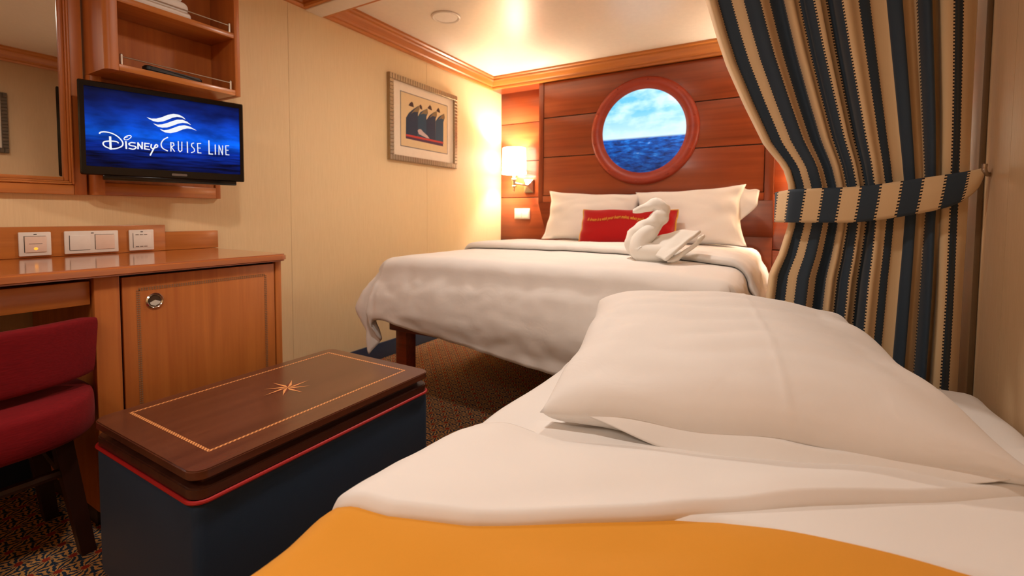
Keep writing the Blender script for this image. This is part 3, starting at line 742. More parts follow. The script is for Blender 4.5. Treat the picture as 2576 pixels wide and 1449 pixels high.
def wing(u, v):
    # folded towel fan: from the body to the raised tail
    A = Vector(P3(-.545, .845, .02)); B = Vector(P3(-.320, .895, .03)); D_ = Vector(P3(-.545, .775, -.05)); E_ = Vector(P3(-.445, .752, -.150))
    p = (A * (1 - u) + B * u) * (1 - v) + (D_ * (1 - u) + E_ * u) * v
    p.y -= .030 * math.sin(v * PI) * (1 - .3 * u); p.z += .012 * math.sin(u * PI) * (1 - v) + .006 * nz(u * 2, v * 2, 3, 2) + .007 * math.sin(v * 9) * (1 - u)
    return p
wm = obj('wing_fold', grid_mesh(wing, 22, 18), MAT['towel'], sw_, smooth=True, angle=180)
s = wm.modifiers.new('thick', 'SOLIDIFY'); s.thickness = .016
s2 = wm.modifiers.new('sub', 'SUBSURF'); s2.levels = 1; s2.render_levels = 1; s2.boundary_smooth = 'PRESERVE_CORNERS'
def wing2(u, v):
    A = Vector(P3(-.31, .890, .035)); B = Vector(P3(-.440, .754, -.140)); D_ = Vector(P3(-.335, .860, .055)); E_ = Vector(P3(-.395, .754, -.09))
    p = (A * (1 - u) + B * u) * (1 - v) + (D_ * (1 - u) + E_ * u) * v
    p.x += .014 * math.sin(v * PI) + .008 * math.sin(u * 5)
    return p
wm = obj('tail_fold', grid_mesh(wing2, 18, 10), MAT['towel'], sw_, smooth=True, angle=180)
s = wm.modifiers.new('thick', 'SOLIDIFY'); s.thickness = .014
s2 = wm.modifiers.new('sub', 'SUBSURF'); s2.levels = 1; s2.render_levels = 1; s2.boundary_smooth = 'PRESERVE_CORNERS'

# ------------------------------------------------------------------ striped curtain
CURT_L = [(0, -.075), (.5, -.045), (.692, -.030), (.763, -.024), (.828, .002), (.926, .026), (1.04, .023), (1.102, .005), (1.18, -.052), (1.312, -.112), (1.447, -.168), (1.549, -.201), (1.665, -.234), (2.04, -.345)]
CY0 = 1.685
def curtain_fn(u, v):
    z = 2.034 - v * 2.015
    xl = lerp_tab(CURT_L, z); xr = .438
    if z > .98: k = (2.034 - z) / (2.034 - .98); s0 = -.345 + (.024 + .345) * k
    else: k = (.98 - z) / .96; s0 = .024 + (-.075 - .024) * k
    x0 = s0 + (xl - s0) * (1 - u) ** 3; wd = xr - s0
    nf = 8.0
    ph = 2 * PI * nf * (u + .034 * math.sin(u * 15 + .6) + .010 * math.sin(u * 37)) + .25 * math.sin(z * 1.2 + u * 5)
    pinch = math.exp(-((z - .98) / .16) ** 2)
    A = (.031 - .015 * pinch) * (.75 + .35 * math.sin(u * 23 + 2))
    bx = (.36 + .20 * math.sin(u * 29 + 1)) * wd / (2 * PI * nf)
    edge = min(1.0, min(u, 1 - u) * 14)
    x = x0 + wd * u + bx * math.sin(ph * 2 + .5) * edge
    y = CY0 + A * math.cos(ph) + .010 * math.sin(u * 6) * (1 - pinch) + .022 * sstep(.12, 0, u)
    return Vector((x, y, z))
ct = thing('curtain', 'navy and beige striped curtain tied back against the right wall', 'curtain', (.2, CY0, 0))
MAT['curtain'] = stripes('striped_curtain_cloth', .150, .47)
o = obj('curtain_panel', grid_mesh(curtain_fn, 420, 90, uv=lambda u, v: (u * 1.42 + .075, v * 2.0)), MAT['curtain'], ct, smooth=True, angle=180)
s = o.modifiers.new('thick', 'SOLIDIFY'); s.thickness = .0022; s.offset = 0
TB = [(-.012, 1.025, .929, 1.735), (.010, 1.027, .929, 1.675), (.034, 1.029, .930, 1.638), (.10, 1.030, .931, 1.622), (.204, 1.034, .935, 1.616), (.334, 1.053, .961, 1.622), (.400, 1.064, .985, 1.634), (.436, 1.071, 1.018, 1.645), (.451, 1.076, 1.052, 1.655)]
def tie_fn(u, v):
    q = u * (len(TB) - 1); i = min(len(TB) - 2, int(q)); t = q - i
    P_ = [TB[max(0, i - 1)], TB[i], TB[i + 1], TB[min(len(TB) - 1, i + 2)]]
    c = [0.5 * (2 * P_[1][k] + (P_[2][k] - P_[0][k]) * t + (2 * P_[0][k] - 5 * P_[1][k] + 4 * P_[2][k] - P_[3][k]) * t * t + (3 * P_[1][k] - P_[0][k] - 3 * P_[2][k] + P_[3][k]) * t ** 3) for k in range(4)]
    x, zt, zb, y = c
    return Vector((x, y - .006 * math.sin(v * PI), zt + (zb - zt) * v))
MAT['tieback'] = stripes('striped_tieback_cloth', .091, .50)
def tie_uv(u, v):
    x = tie_fn(u, v).x; yb = tie_fn(u, .5).y
    return (x * 1.03 + (1.74 - yb) * .25 + .012 * v + .040, v * .1)
o = obj('tieback', grid_mesh(tie_fn, 80, 10, uv=tie_uv), MAT['tieback'], ct, smooth=True, angle=180); o['label'] = 'striped tieback band'
s = o.modifiers.new('thick', 'SOLIDIFY'); s.thickness = .004
obj('tieback_hook', tube_mesh(smooth_path([(XR - .001, 1.665, 1.06), (.458, 1.652, 1.062), (.452, 1.642, 1.072), (.452, 1.640, 1.086)], 6), .006, 10), MAT['metal'], ct, smooth=True)

# ------------------------------------------------------------------ mirror
mr = thing('wall_mirror', 'wood framed mirror on the wall over the desk', 'mirror', (XL, 0, 1.01))
MY0, MY1, MZ0, MZ1 = -.75, .692, 1.011, 1.96
mg, nt_, b_m = new_mat('mirror_glass'); b_m.inputs['Base Color'].default_value = (.80, .78, .74, 1); b_m.inputs['Metallic'].default_value = 1; b_m.inputs['Roughness'].default_value = .012
box('mirror_glass', XL + .004, XL + .014, MY0 + .05, MY1 - .058, MZ0 + .058, MZ1 - .05, mg, mr)
def mframe(d0, d1, i0, i1, bev):
    box('frame_stile', XL + d0, XL + d1, MY1 - i1, MY1 - i0, MZ0 + i0, MZ1 - i0, MAT['cherry_z'], mr, bev=bev)
    box('frame_stile', XL + d0, XL + d1, MY0 + i0, MY0 + i1, MZ0 + i0, MZ1 - i0, MAT['cherry_z'], mr, bev=bev)
    box('frame_rail', XL + d0, XL + d1, MY0 + i1, MY1 - i1, MZ0 + i0, MZ0 + i1, MAT['cherry_y'], mr, bev=bev)
    box('frame_rail', XL + d0, XL + d1, MY0 + i1, MY1 - i1, MZ1 - i1, MZ1 - i0, MAT['cherry_y'], mr, bev=bev)
mframe(.001, .028, 0, .036, .003); mframe(.001, .034, .036, .043, .003); mframe(.001, .030, .043, .049, .002); mframe(.001, .024, .049, .062, .003)

# ------------------------------------------------------------------ open wall shelf
sf = thing('wall_shelf', 'open cherry wood shelf unit with metal rails above the television', 'shelf', (XL, .93, 1.012))
SX = -2.037
obj('side_panel', poly_prism([(XL + .001, .700), (SX - .024, .700), (SX - .010, .705), (SX - .002, .717), (SX, .736), (XL + .001, .736)], 1.45, 2.03, lambda a, b_, d: (a, b_, d)), MAT['cherry_z'], sf, smooth=True, angle=50)
box('side_panel', XL + .001, SX, 1.141, 1.163, 1.45, 2.03, MAT['cherry_z'], sf, bev=.002)
box('back_panel', XL + .001, XL + .018, .7365, 1.1405, 1.012, 2.03, MAT['cherry_z'], sf)
box('shelf_board', XL + .0185, SX + .001, .7365, 1.1405, 1.4505, 1.474, MAT['cherry_y'], sf, bev=.002)
box('shelf_board', XL + .0185, SX - .002, .7365, 1.1405, 1.692, 1.714, MAT['cherry_y'], sf, bev=.002)
box('top_board', XL + .0185, SX, .7365, 1.1405, 2.008, 2.03, MAT['cherry_y'], sf, bev=.002)
obj('lower_post', poly_prism([(XL + .001, .700), (XL + .040, .700), (XL + .050, .708), (XL + .052, .722), (XL + .052, .736), (XL + .001, .736)], 1.012, 1.4495, lambda a, b_, d: (a, b_, d)), MAT['cherry_z'], sf, smooth=True, angle=50)
box('lower_edge', XL + .001, XL + .026, 1.141, 1.163, 1.012, 1.4495, MAT['cherry_z'], sf, bev=.002)
box('lower_rail', XL + .0185, XL + .030, .7365, 1.1405, 1.012, 1.06, MAT['cherry_y'], sf, bev=.002)
for zz in (1.474, 1.714):
    rl = obj('guard_rail', tube_mesh([(SX - .012, .748, zz + .030), (SX - .012, 1.127, zz + .030)], .0026, 10), MAT['metal'], sf, smooth=True)
    for yy in (.748, 1.127): obj('rail_post', lathe_mesh([(0, zz), (.0048, zz), (.0048, zz + .037), (.003, zz + .039), (0, zz + .039)], 12, (SX - .012, yy, 0)), MAT['metal'], rl, smooth=True)

rc = thing('remote_control', 'slim black remote control on the lower shelf', 'remote', (-2.09, .93, 1.474)); rc.rotation_euler = (0, 0, math.radians(97))
obj('remote_body', poly_prism(rrect(-.105, .105, -.022, .022, .016), .0005, .02, lambda a, b_, d: (a, b_, d + .006 * abs(a) ** 1.0 / .1), bev=.004), MAT['black_matte'], rc, local=True, smooth=True)
for i in range(7):
    for j in (-1, 0, 1): obj('button', lathe_mesh([(0, .0265), (.0038, .0262), (.0042, .020), (0, .020)], 8, (-.075 + i * .022, j * .0115, 0)), MAT['plate'] if (i + j) % 5 == 0 else MAT['black'], rc, local=True)

fb = thing('folded_blanket', 'white folded blanket bundle on the upper shelf', 'blanket', (-2.13, .87, 1.714))
def layer(z0, z1, y1, x1, seed):
    bm = bmesh.new(); add_box(bm, -2.205, x1, .745, y1, z0, z1, bev=(z1 - z0) * .46, seg=5)
    for v in bm.verts: v.co += Vector((0, 0, .006 * nz(v.co.x, v.co.y, seed, 14) - .35 * max(0, v.co.y - .86) ** 1.5 * (z1 - 1.714) * 8))
    bm.verts.ensure_lookup_table()
    return obj('folded_layer', mesh_bm(bm), MAT['white_flat'], fb, smooth=True, angle=70)
layer(1.7145, 1.752, .992, -2.062, 1); layer(1.748, 1.792, .985, -2.066, 2); layer(1.788, 1.840, .970, -2.075, 3)

# ------------------------------------------------------------------ television
TVW, TVH = .519, .332
tv = thing('television', 'flat black television swivelled out, showing a blue screen with white lettering', 'television', (-2.12, .646, 1.081), math.atan2(.505, .12))
bm = bmesh.new()
O_ = rrect(0, TVW, 0, TVH, .006, 3); I_ = rrect(.0165, TVW - .0165, .031, TVH - .021, .001, 3)
def tvring(poly, y): return [bm.verts.new((a, y, b_)) for a, b_ in poly]
a0 = tvring(O_, .006); a1 = tvring([(x + (.004 if x < .2 else -.004), z + (.004 if z < .1 else -.004)) for x, z in O_], 0); a2 = tvring(I_, 0); a3 = tvring(I_, .004)
bk = tvring([(x + (.02 if x < .2 else -.02), z + (.030 if z < .1 else -.015)) for x, z in O_], .040)
n = len(O_)
for p, q in ((bk, a0), (a0, a1), (a1, a2), (a2, a3)):
    for i in range(n): bm.faces.new((p[i], p[(i + 1) % n], q[(i + 1) % n], q[i]))
bm.faces.new(bk); 
obj('casing', mesh_bm(bm), MAT['black'], tv, local=True, smooth=True, angle=30)
box('wall_arm', TVW / 2 - .06, TVW / 2 + .06, .040, .085, .10, .24, MAT['black_matte'], tv, local=True, bev=.004)
box('lower_trim', .06, TVW - .03, .004, .035, -.016, .003, MAT['black'], tv, local=True, bev=.004)
obj('brand_mark', poly_prism(rrect(.262, .312, .0115, .0205, .003, 3), -.0004, .0002, lambda a, b_, d: (a, d, b_)), plain('dull_silver', srgb(110, 98, 90), .5), tv, local=True)
def tv_mat():
    m, nt, b = new_mat('television_picture')
    t = N(nt, 'ShaderNodeTexCoord'); s = N(nt, 'ShaderNodeSeparateXYZ'); nt.links.new(t.outputs['Object'], s.inputs[0])
    vr = N(nt, 'ShaderNodeMapRange'); vr.inputs['From Min'].default_value = .031; vr.inputs['From Max'].default_value = .311; nt.links.new(s.outputs[2], vr.inputs[0])
    rp = N(nt, 'ShaderNodeValToRGB'); e = rp.color_ramp.elements
    e[0].position = 0; e[0].color = srgb(2, 12, 60); e[1].position = 1; e[1].color = srgb(2, 14, 62)
    for p, c in ((.14, (2, 22, 92)), (.30, (2, 46, 160)), (.44, (2, 92, 228)), (.55, (4, 78, 214)), (.72, (6, 48, 150)), (.86, (4, 28, 104))):
        k = e.new(p); k.color = srgb(*c)
    nt.links.new(vr.outputs[0], rp.inputs[0])
    mp = N(nt, 'ShaderNodeMapping'); mp.inputs['Scale'].default_value = (9, 9, 24); nt.links.new(t.outputs['Object'], mp.inputs[0])
    no = N(nt, 'ShaderNodeTexNoise'); no.inputs['Scale'].default_value = 1; no.inputs['Detail'].default_value = 5; nt.links.new(mp.outputs[0], no.inputs['Vector'])
    mr1 = N(nt, 'ShaderNodeMapRange'); mr1.inputs['From Min'].default_value = .35; mr1.inputs['From Max'].default_value = .68; mr1.inputs['To Min'].default_value = .55; mr1.inputs['To Max'].default_value = 1.6
    nt.links.new(no.outputs['Fac'], mr1.inputs[0])
    mp2 = N(nt, 'ShaderNodeMapping'); mp2.inputs['Scale'].default_value = (8, 8, 95); nt.links.new(t.outputs['Object'], mp2.inputs[0])
    n2 = N(nt, 'ShaderNodeTexNoise'); n2.inputs['Scale'].default_value = 1; n2.inputs['Detail'].default_value = 4; nt.links.new(mp2.outputs[0], n2.inputs['Vector'])
    mr2 = N(nt, 'ShaderNodeMapRange'); mr2.inputs['From Min'].default_value = .35; mr2.inputs['From Max'].default_value = .62; mr2.inputs['To Min'].default_value = .15; mr2.inputs['To Max'].default_value = 1.5
    nt.links.new(n2.outputs['Fac'], mr2.inputs[0])
    seam = N(nt, 'ShaderNodeMapRange'); seam.inputs['From Min'].default_value = .30; seam.inputs['From Max'].default_value = .44; nt.links.new(vr.outputs[0], seam.inputs[0])
    mx = N(nt, 'ShaderNodeMix', data_type='FLOAT'); nt.links.new(seam.outputs[0], mx.inputs['Factor']); nt.links.new(mr2.outputs[0], mx.inputs['A']); nt.links.new(mr1.outputs[0], mx.inputs['B'])
    xr_ = N(nt, 'ShaderNodeMapRange'); xr_.inputs['From Min'].default_value = .02; xr_.inputs['From Max'].default_value = .26; xr_.inputs['To Min'].default_value = .62; xr_.inputs['To Max'].default_value = 1.1; xr_.interpolation_type = 'SMOOTHSTEP'
    nt.links.new(s.outputs[0], xr_.inputs[0])
    ml = N(nt, 'ShaderNodeMath', operation='MULTIPLY'); nt.links.new(mx.outputs['Result'], ml.inputs[0]); nt.links.new(xr_.outputs[0], ml.inputs[1])
    sc = N(nt, 'ShaderNodeVectorMath', operation='SCALE'); nt.links.new(rp.outputs[0], sc.inputs[0]); nt.links.new(ml.outputs[0], sc.inputs['Scale'])
    b.inputs['Base Color'].default_value = (.003, .003, .003, 1); b.inputs['Roughness'].default_value = .3; b.inputs['Specular IOR Level'].default_value = .08
    nt.links.new(sc.outputs[0], b.inputs['Emission Color']); b.inputs['Emission Strength'].default_value = 1.0
    return m
scr = box('screen', .0165, TVW - .0165, .0035, .0045, .031, TVH - .021, tv_mat(), tv, local=True); scr['label'] = 'blue screen with white wave emblem and lettering'
EMB = [[(0.1899, 0.2271), (0.2038, 0.2236), (0.2195, 0.226), (0.237, 0.2343), (0.2548, 0.2457), (0.2742, 0.2527), (0.2922, 0.2516), (0.3057, 0.2446), (0.3126, 0.2362), (0.2996, 0.2422), (0.2844, 0.2428), (0.2693, 0.2368), (0.2543, 0.227), (0.2395, 0.2184), (0.2235, 0.2135), (0.2093, 0.215), (0.1981, 0.2203)], [(0.209, 0.2062), (0.2218, 0.2034), (0.2363, 0.2066), (0.2525, 0.2143), (0.269, 0.2239), (0.2842, 0.2315), (0.3024, 0.2339), (0.3177, 0.2285), (0.3305, 0.2175), (0.3175, 0.2219), (0.3022, 0.2222), (0.2868, 0.2164), (0.2716, 0.2073), (0.2521, 0.197), (0.236, 0.1941), (0.223, 0.1958)], [(0.2286, 0.1877), (0.2416, 0.1849), (0.2563, 0.189), (0.2744, 0.1994), (0.2897, 0.2081), (0.3081, 0.2132), (0.3266, 0.2103), (0.3489, 0.1978), (0.3326, 0.2019), (0.3171, 0.2024), (0.3015, 0.1959), (0.283, 0.1843), (0.2619, 0.1761), (0.2458, 0.1769), (0.2357, 0.1816)]]
STR = [(13, [(0.0542, 0.1485), (0.0573, 0.1528), (0.0674, 0.1558), (0.0826, 0.1545), (0.0978, 0.1481), (0.1105, 0.1362), (0.1173, 0.1234), (0.1156, 0.1114), (0.1044, 0.1024), (0.0887, 0.0973), (0.0747, 0.1002), (0.066, 0.1059), (0.063, 0.1138), (0.0664, 0.1202), (0.0767, 0.1237), (0.0895, 0.1252), (0.1011, 0.1242), (0.1049, 0.1203)], 1), (20, [(0.0827, 0.1388), (0.0831, 0.0967)], 0), (16, [(0.1264, 0.1272), (0.1271, 0.1034)], 0), (8, [(0.1211, 0.1381), (0.1253, 0.1454), (0.132, 0.15), (0.1401, 0.1517), (0.1421, 0.1469), (0.1357, 0.1385), (0.1276, 0.1342), (0.1216, 0.1362), (0.1238, 0.1419), (0.1319, 0.1456)], 1),
 (13, [(0.1529, 0.1258), (0.1421, 0.1263), (0.135, 0.1203), (0.1397, 0.115), (0.1512, 0.1136), (0.1552, 0.1088), (0.1469, 0.1021), (0.1348, 0.1042)], 1), (14, [(0.1611, 0.106), (0.1616, 0.1268), (0.1729, 0.1073), (0.1741, 0.13)], 0), (13, [(0.1944, 0.1281), (0.1818, 0.1281), (0.1807, 0.107), (0.1944, 0.1057)], 0), (11, [(0.1815, 0.1169), (0.1918, 0.117)], 0), (14, [(0.2014, 0.1261), (0.2002, 0.1147), (0.2066, 0.1091)], 1), (14, [(0.2147, 0.1258), (0.2066, 0.1073), (0.1969, 0.0845)], 1), (11, [(0.2075, 0.112), (0.2173, 0.1166), (0.2207, 0.123), (0.2165, 0.1275), (0.2112, 0.1219)], 1),
 (12, [(0.2526, 0.1588), (0.2392, 0.1482), (0.2315, 0.1313), (0.2355, 0.1157), (0.2508, 0.1066)], 1), (11, [(0.2622, 0.1402), (0.2617, 0.107)], 0), (10, [(0.2616, 0.1394), (0.2706, 0.1393), (0.2721, 0.1305), (0.2636, 0.123), (0.2731, 0.107)], 0), (10, [(0.2861, 0.1466), (0.2862, 0.1138), (0.2909, 0.107), (0.2971, 0.1131), (0.2979, 0.1461)], 0), (12, [(0.3158, 0.1482), (0.3158, 0.1077)], 0), (10, [(0.3376, 0.1467), (0.3313, 0.1437), (0.3304, 0.1332), (0.3378, 0.1248), (0.3385, 0.1137), (0.3289, 0.1079)], 1), (10, [(0.3615, 0.1479), (0.3503, 0.1466), (0.351, 0.1094), (0.3616, 0.1093)], 0), (9, [(0.3505, 0.1287), (0.3595, 0.1289)], 0),
 (13, [(0.3901, 0.1618), (0.3899, 0.1087), (0.4014, 0.109)], 0), (12, [(0.4122, 0.1472), (0.4121, 0.1097)], 0), (10, [(0.4249, 0.1098), (0.4257, 0.1475), (0.4378, 0.1103), (0.4392, 0.1471)], 0), (10, [(0.4616, 0.1496), (0.4502, 0.1483), (0.4504, 0.1115), (0.4618, 0.1114)], 0), (9, [(0.4505, 0.1301), (0.4588, 0.1306)], 0)]
glow = emit('screen_white', (.93, .96, 1, 1), .95)
def ribbon(bm, pts, wd, y, sm):
    P = [Vector((a, 0, b_)) for a, b_ in pts]
    if sm: P = smooth_path(P, 5)
    for p, q in zip(P, P[1:]):
        d = (q - p); L_ = d.length
        if L_ < 1e-6: continue
        d /= L_; nrm = Vector((-d.z, 0, d.x)) * wd / 2; ex = d * (wd * .30 if sm else wd * .45)
        bm.faces.new([bm.verts.new(c + Vector((0, y, 0))) for c in (p - ex + nrm, q + ex + nrm, q + ex - nrm, p - ex - nrm)])
for k, (w_, pts_, sm) in enumerate(STR):
    bm = bmesh.new(); ribbon(bm, pts_, w_ * .00031, .0032 - k * .000005, sm)
    me = bpy.data.meshes.new('stroke'); bm.to_mesh(me); bm.free(); obj('letter_stroke', me, glow, scr, local=True)
for pl in EMB:
    bm = bmesh.new(); bm.faces.new([bm.verts.new((a, .0032, b_)) for a, b_ in pl]); bmesh.ops.triangulate(bm, faces=bm.faces[:])
    me = bpy.data.meshes.new('wave'); bm.to_mesh(me); bm.free(); obj('wave_emblem', me, glow, scr, local=True)

# ------------------------------------------------------------------ desk
wt = thing('desk_worktop', 'glossy cherry wood desk worktop running along the wall', 'worktop', (-1.95, .2, .762))
ctp = [(XL + .001, -.9), (-1.668, -.9)] + [(-1.668 - .03 + .03 * math.cos(a), 1.128 - .03 + .03 * math.sin(a)) for a in [i * PI / 2 / 6 for i in range(7)]] + [(XL + .001, 1.128)]
obj('worktop_board', poly_prism(ctp, .762, .790, lambda a, b_, d: (a, b_, d), bev=.006, seg=3), wood('glossy_cherry', srgb(190, 110, 52), srgb(164, 88, 38), 'y', .12, coat=.6), wt, smooth=True)
cb = thing('desk_cabinet', 'cherry wood cabinet with round recessed pull at the end of the desk', 'cabinet', (-1.97, .82, 0))
box('cabinet_body', XL + .014, -1.722, .537, 1.113, .06, .7615, MAT['cherry_z'], cb)
box('plinth', XL + .02, -1.76, .545, 1.105, 0, .0595, MAT['dark_plain'], cb)
box('front_post', -1.7215, -1.698, .537, .597, .06, .7615, MAT['cherry_z'], cb, bev=.002)
box('front_post', -1.7215, -1.698, 1.089, 1.113, .06, .7615, MAT['cherry_z'], cb, bev=.002)
box('gap_shadow', -1.7215, -1.716, .5975, 1.0885, .06, .7612, MAT['seam'], cb)
dr = box('door', -1.7155, -1.699, .603, 1.084, .09, .753, MAT['cherry_z'], cb, bev=.002)
MAT['bead'] = plain('bronze_inlay', srgb(150, 116, 84), .4, metal=.2)
def beads(parent, a0, a1, horizontal, fixed):
    bm = bmesh.new(); L_ = a1 - a0; n = int(L_ / .0068)
    for k in range(n):
        c = a0 + (k + .5) * L_ / n
        for q in (-.0027, .0027):
            if horizontal: add_box(bm, -1.6995, -1.6978, c - .0019, c + .0019, fixed + q - .0019, fixed + q + .0019)
            else: add_box(bm, -1.6995, -1.6978, fixed + q - .0019, fixed + q + .0019, c - .0019, c + .0019)
    obj('inlay_beading', mesh_bm(bm), MAT['bead'], parent)
beads(dr, .642, 1.048, True, .712); beads(dr, .642, 1.048, True, .135); beads(dr, .135, .712, False, .642); beads(dr, .135, .712, False, 1.048)
hp = obj('round_pull', lathe_mesh([(.0165, -.0006), (.0235, -.0002), (.0245, .003), (.021, .0065), (.0175, .004), (.0160, -.0006)], 32, (-1.699, .685, .671), 'x'), MAT['chrome'], dr, smooth=True)
obj('pull_cup', lathe_mesh([(0, .0006), (.0172, .0006), (.0172, -.0005), (0, -.0005)], 24, (-1.699, .685, .671), 'x'), plain('pull_recess', srgb(92, 74, 58), .3, metal=.8), hp)
obj('pull_bar', poly_prism([(.670, .667), (.685, .674), (.700, .667), (.697, .660), (.685, .655), (.673, .660)], -1.6985, -1.6945, lambda a, b_, d: (d, a, b_), bev=.001), MAT['chrome'], hp, smooth=True)

dd = box('drawer', -2.1, -1.736, -.80, .51, .69, .745, MAT['cherry_y'], wt)
box('drawer_front', -1.735, -1.716, -.85, .534, .682, .750, MAT['cherry_y'], dd, bev=.002)

bs = thing('desk_upstand', 'low cherry wood upstand holding the socket plates', 'upstand', (XL, .2, .79))
box('tall_board', XL + .001, XL + .024, -.9, .939, .7905, .897, MAT['cherry_y'], bs, bev=.002)
box('short_board', XL + .001, XL + .020, .9395, 1.150, .7905, .868, MAT['cherry_y'], bs, bev=.002)
def face_plate(y0, y1, label, kind):
    x = XL + .024
    z0, z1 = .797, .879
    t = thing('wall_plate', label, 'wall plate', (x, (y0 + y1) / 2, z0))
    box('cover_plate', x + .0003, x + .008, y0, y1, z0, z1, MAT['plate'], t, bev=.003)
    mk = MAT['seam']
    def slot(a, b_, c, d): box('groove', x + .0078, x + .0084, a, b_, c, d, mk, t)
    if kind == 'lamp':
        box('rocker', x + .0075, x + .0115, y0 + .014, y1 - .013, z0 + .013, z1 - .015, MAT['plate2'], t, bev=.001)
        slot(y0 + .0125, y0 + .014, z0 + .013, z1 - .013); slot(y0 + .0125, y1 - .014, z1 - .0148, z1 - .0135)
        box('marking', x + .0114, x + .0118, y0 + .024, y1 - .024, z0 + .041, z0 + .0428, plain('grey_print', srgb(130, 108, 96), .6), t)
        obj('indicator_lamp', lathe_mesh([(0, .0128), (.003, .0126), (.0052, .0115), (0, .0113)], 16, (x, (y0 + y1) / 2, z0 + .025), 'x'), emit('amber_glow', (1, .36, .03, 1), 1.6), t)
    elif kind == 'double':
        m_ = (y0 + y1) / 2
        box('rocker', x + .0075, x + .0105, y0 + .014, m_ - .006, z0 + .013, z1 - .015, MAT['plate'], t, bev=.001)
        box('rocker', x + .0075, x + .0105, m_ + .008, y1 - .013, z0 + .013, z1 - .015, MAT['plate2'], t, bev=.001)
        slot(y0 + .0125, y0 + .014, z0 + .013, z1 - .015); slot(m_ + .0065, m_ + .008, z0 + .013, z1 - .013)
        slot(m_ + .0065, y1 - .014, z1 - .0148, z1 - .0135); slot(y0 + .014, m_ - .008, z0 + .0115, z0 + .0128)
    else:
        box('insert', x + .0075, x + .0095, y0 + .013, y1 - .011, z0 + .011, z1 - .013, MAT['plate'], t, bev=.001)
        slot(y0 + .0115, y0 + .013, z0 + .011, z1 - .013)
        for zz in (z0 + .014, z1 - .021):
            for k in range(3): box('marking', x + .0094, x + .0098, y0 + .02 + k * .014, y0 + .031 + k * .014, zz, zz + .003, plain('grey_print', srgb(120, 104, 92), .6), t)
    box('marking', x + .0079, x + .0083, (y0 + y1) / 2 - .004, (y0 + y1) / 2 + .004, z1 - .0095, z1 - .0065, MAT['seam'], t)
face_plate(.375, .458, 'cream socket plate cut off by the left edge of the photo', 'plain')
face_plate(.507, .588, 'cream switch plate with a glowing amber indicator', 'lamp')
face_plate(.622, .778, 'wide cream double switch plate on the desk upstand', 'double')
face_plate(.812, .895, 'square cream plate nearest the end of the desk upstand', 'plain')

# ------------------------------------------------------------------ desk chair
ch = thing('desk_chair', 'crimson upholstered desk chair with dark splayed legs pushed under the desk', 'chair', (-1.765, .315, 0))
def superell(a, r0, r1, n=2.6):
    c, s_ = math.cos(a), math.sin(a)
    return (r0 * abs(c) ** (2 / n) * (1 if c > 0 else -1), r1 * abs(s_) ** (2 / n) * (1 if s_ > 0 else -1))
prof = [(.0, .348), (.88, .348), (.96, .351), (1.0, .362), (1.005, .40), (1.0, .438), (.985, .450), (.93, .457), (.6, .466), (0, .468)]
vs_, fs = [], []; SEG = 48
for r_, z in prof:
    for k in range(SEG):
        x, y = superell(2 * PI * k / SEG, .215, .215); vs_.append((x * r_ - .0, y * r_, z))
for i in range(len(prof) - 1):
    for k in range(SEG): fs.append((i * SEG + k, i * SEG + (k + 1) % SEG, (i + 1) * SEG + (k + 1) % SEG, (i + 1) * SEG + k))
me = bpy.data.meshes.new('seat'); me.from_pydata(vs_, [], fs); bm = bmesh.new(); bm.from_mesh(me); bmesh.ops.remove_doubles(bm, verts=bm.verts[:], dist=1e-6)
obj('seat', mesh_bm(bm), MAT['red_fabric'], ch, local=True, smooth=True, angle=60)
def back_fn(u, v):
    # closed loop cross-section (v) swept round an arc (u)
    a = math.radians(-37 + 74 * u); R_ = .33
    px_ = R_ * (math.cos(a) - 1) + .135; py_ = R_ * math.sin(a)
    zc = .566; hh = .080 - .004 * (abs(2 * u - 1) ** 12); th = .021
    q = 2 * PI * v; n_ = 6.0
    cc, ss = math.cos(q), math.sin(q)
    dz = hh * abs(ss) ** (2 / n_) * (1 if ss > 0 else -1); dr_ = th * abs(cc) ** (2 / n_) * (1 if cc > 0 else -1)
    zz = zc + dz + .012 * math.cos(a) * (1 if ss > 0 else .4)
    lean = .10 * (zz - .5)
    return Vector((px_ + (dr_ + lean) * math.cos(a), py_ + (dr_ + lean) * math.sin(a), zz))
bmx = grid_mesh(lambda u, v: back_fn(v, u), 28, 40, close_u=True)
bm = bmesh.new(); bm.from_mesh(bmx); bm.verts.ensure_lookup_table()
bm.faces.new([bm.verts[i] for i in range(28)]); bm.faces.new([bm.verts[40 * 28 + i] for i in range(28)])
obj('backrest', mesh_bm(bm), MAT['red_fabric'], ch, local=True, smooth=True, angle=60)
obj('back_support', poly_prism(rrect(-.06, -.005, .36, .60, .01), .105, .128, lambda a, b_, d: (d + .06 * (b_ - .36), a, b_)), MAT['dark_plain'], ch, local=True)
legs = {}
for sx in (1, -1):
    for sy in (1, -1):
        top = Vector((sx * .115, sy * .125, .352)); bot = Vector((sx * .118 + (-.004 if sx > 0 else -.05), sy * .172, 0))
        bm = bmesh.new(); ring_t = []; ring_b = []
        for dx, dy in ((-1, -1), (1, -1), (1, 1), (-1, 1)):
            ring_t.append(bm.verts.new(top + Vector((dx * .019, dy * .019, 0)))); ring_b.append(bm.verts.new(bot + Vector((dx * .015, dy * .016, 0))))
        bm.faces.new(ring_t); bm.faces.new(ring_b)
        for i in range(4): bm.faces.new((ring_t[i], ring_t[(i + 1) % 4], ring_b[(i + 1) % 4], ring_b[i]))
        obj('leg', mesh_bm(bm), MAT['dark_plain'], ch, local=True); legs[sx, sy] = (top, bot)
def mid(sx, sy, z): t, b_ = legs[sx, sy]; return t + (b_ - t) * ((t.z - z) / t.z)
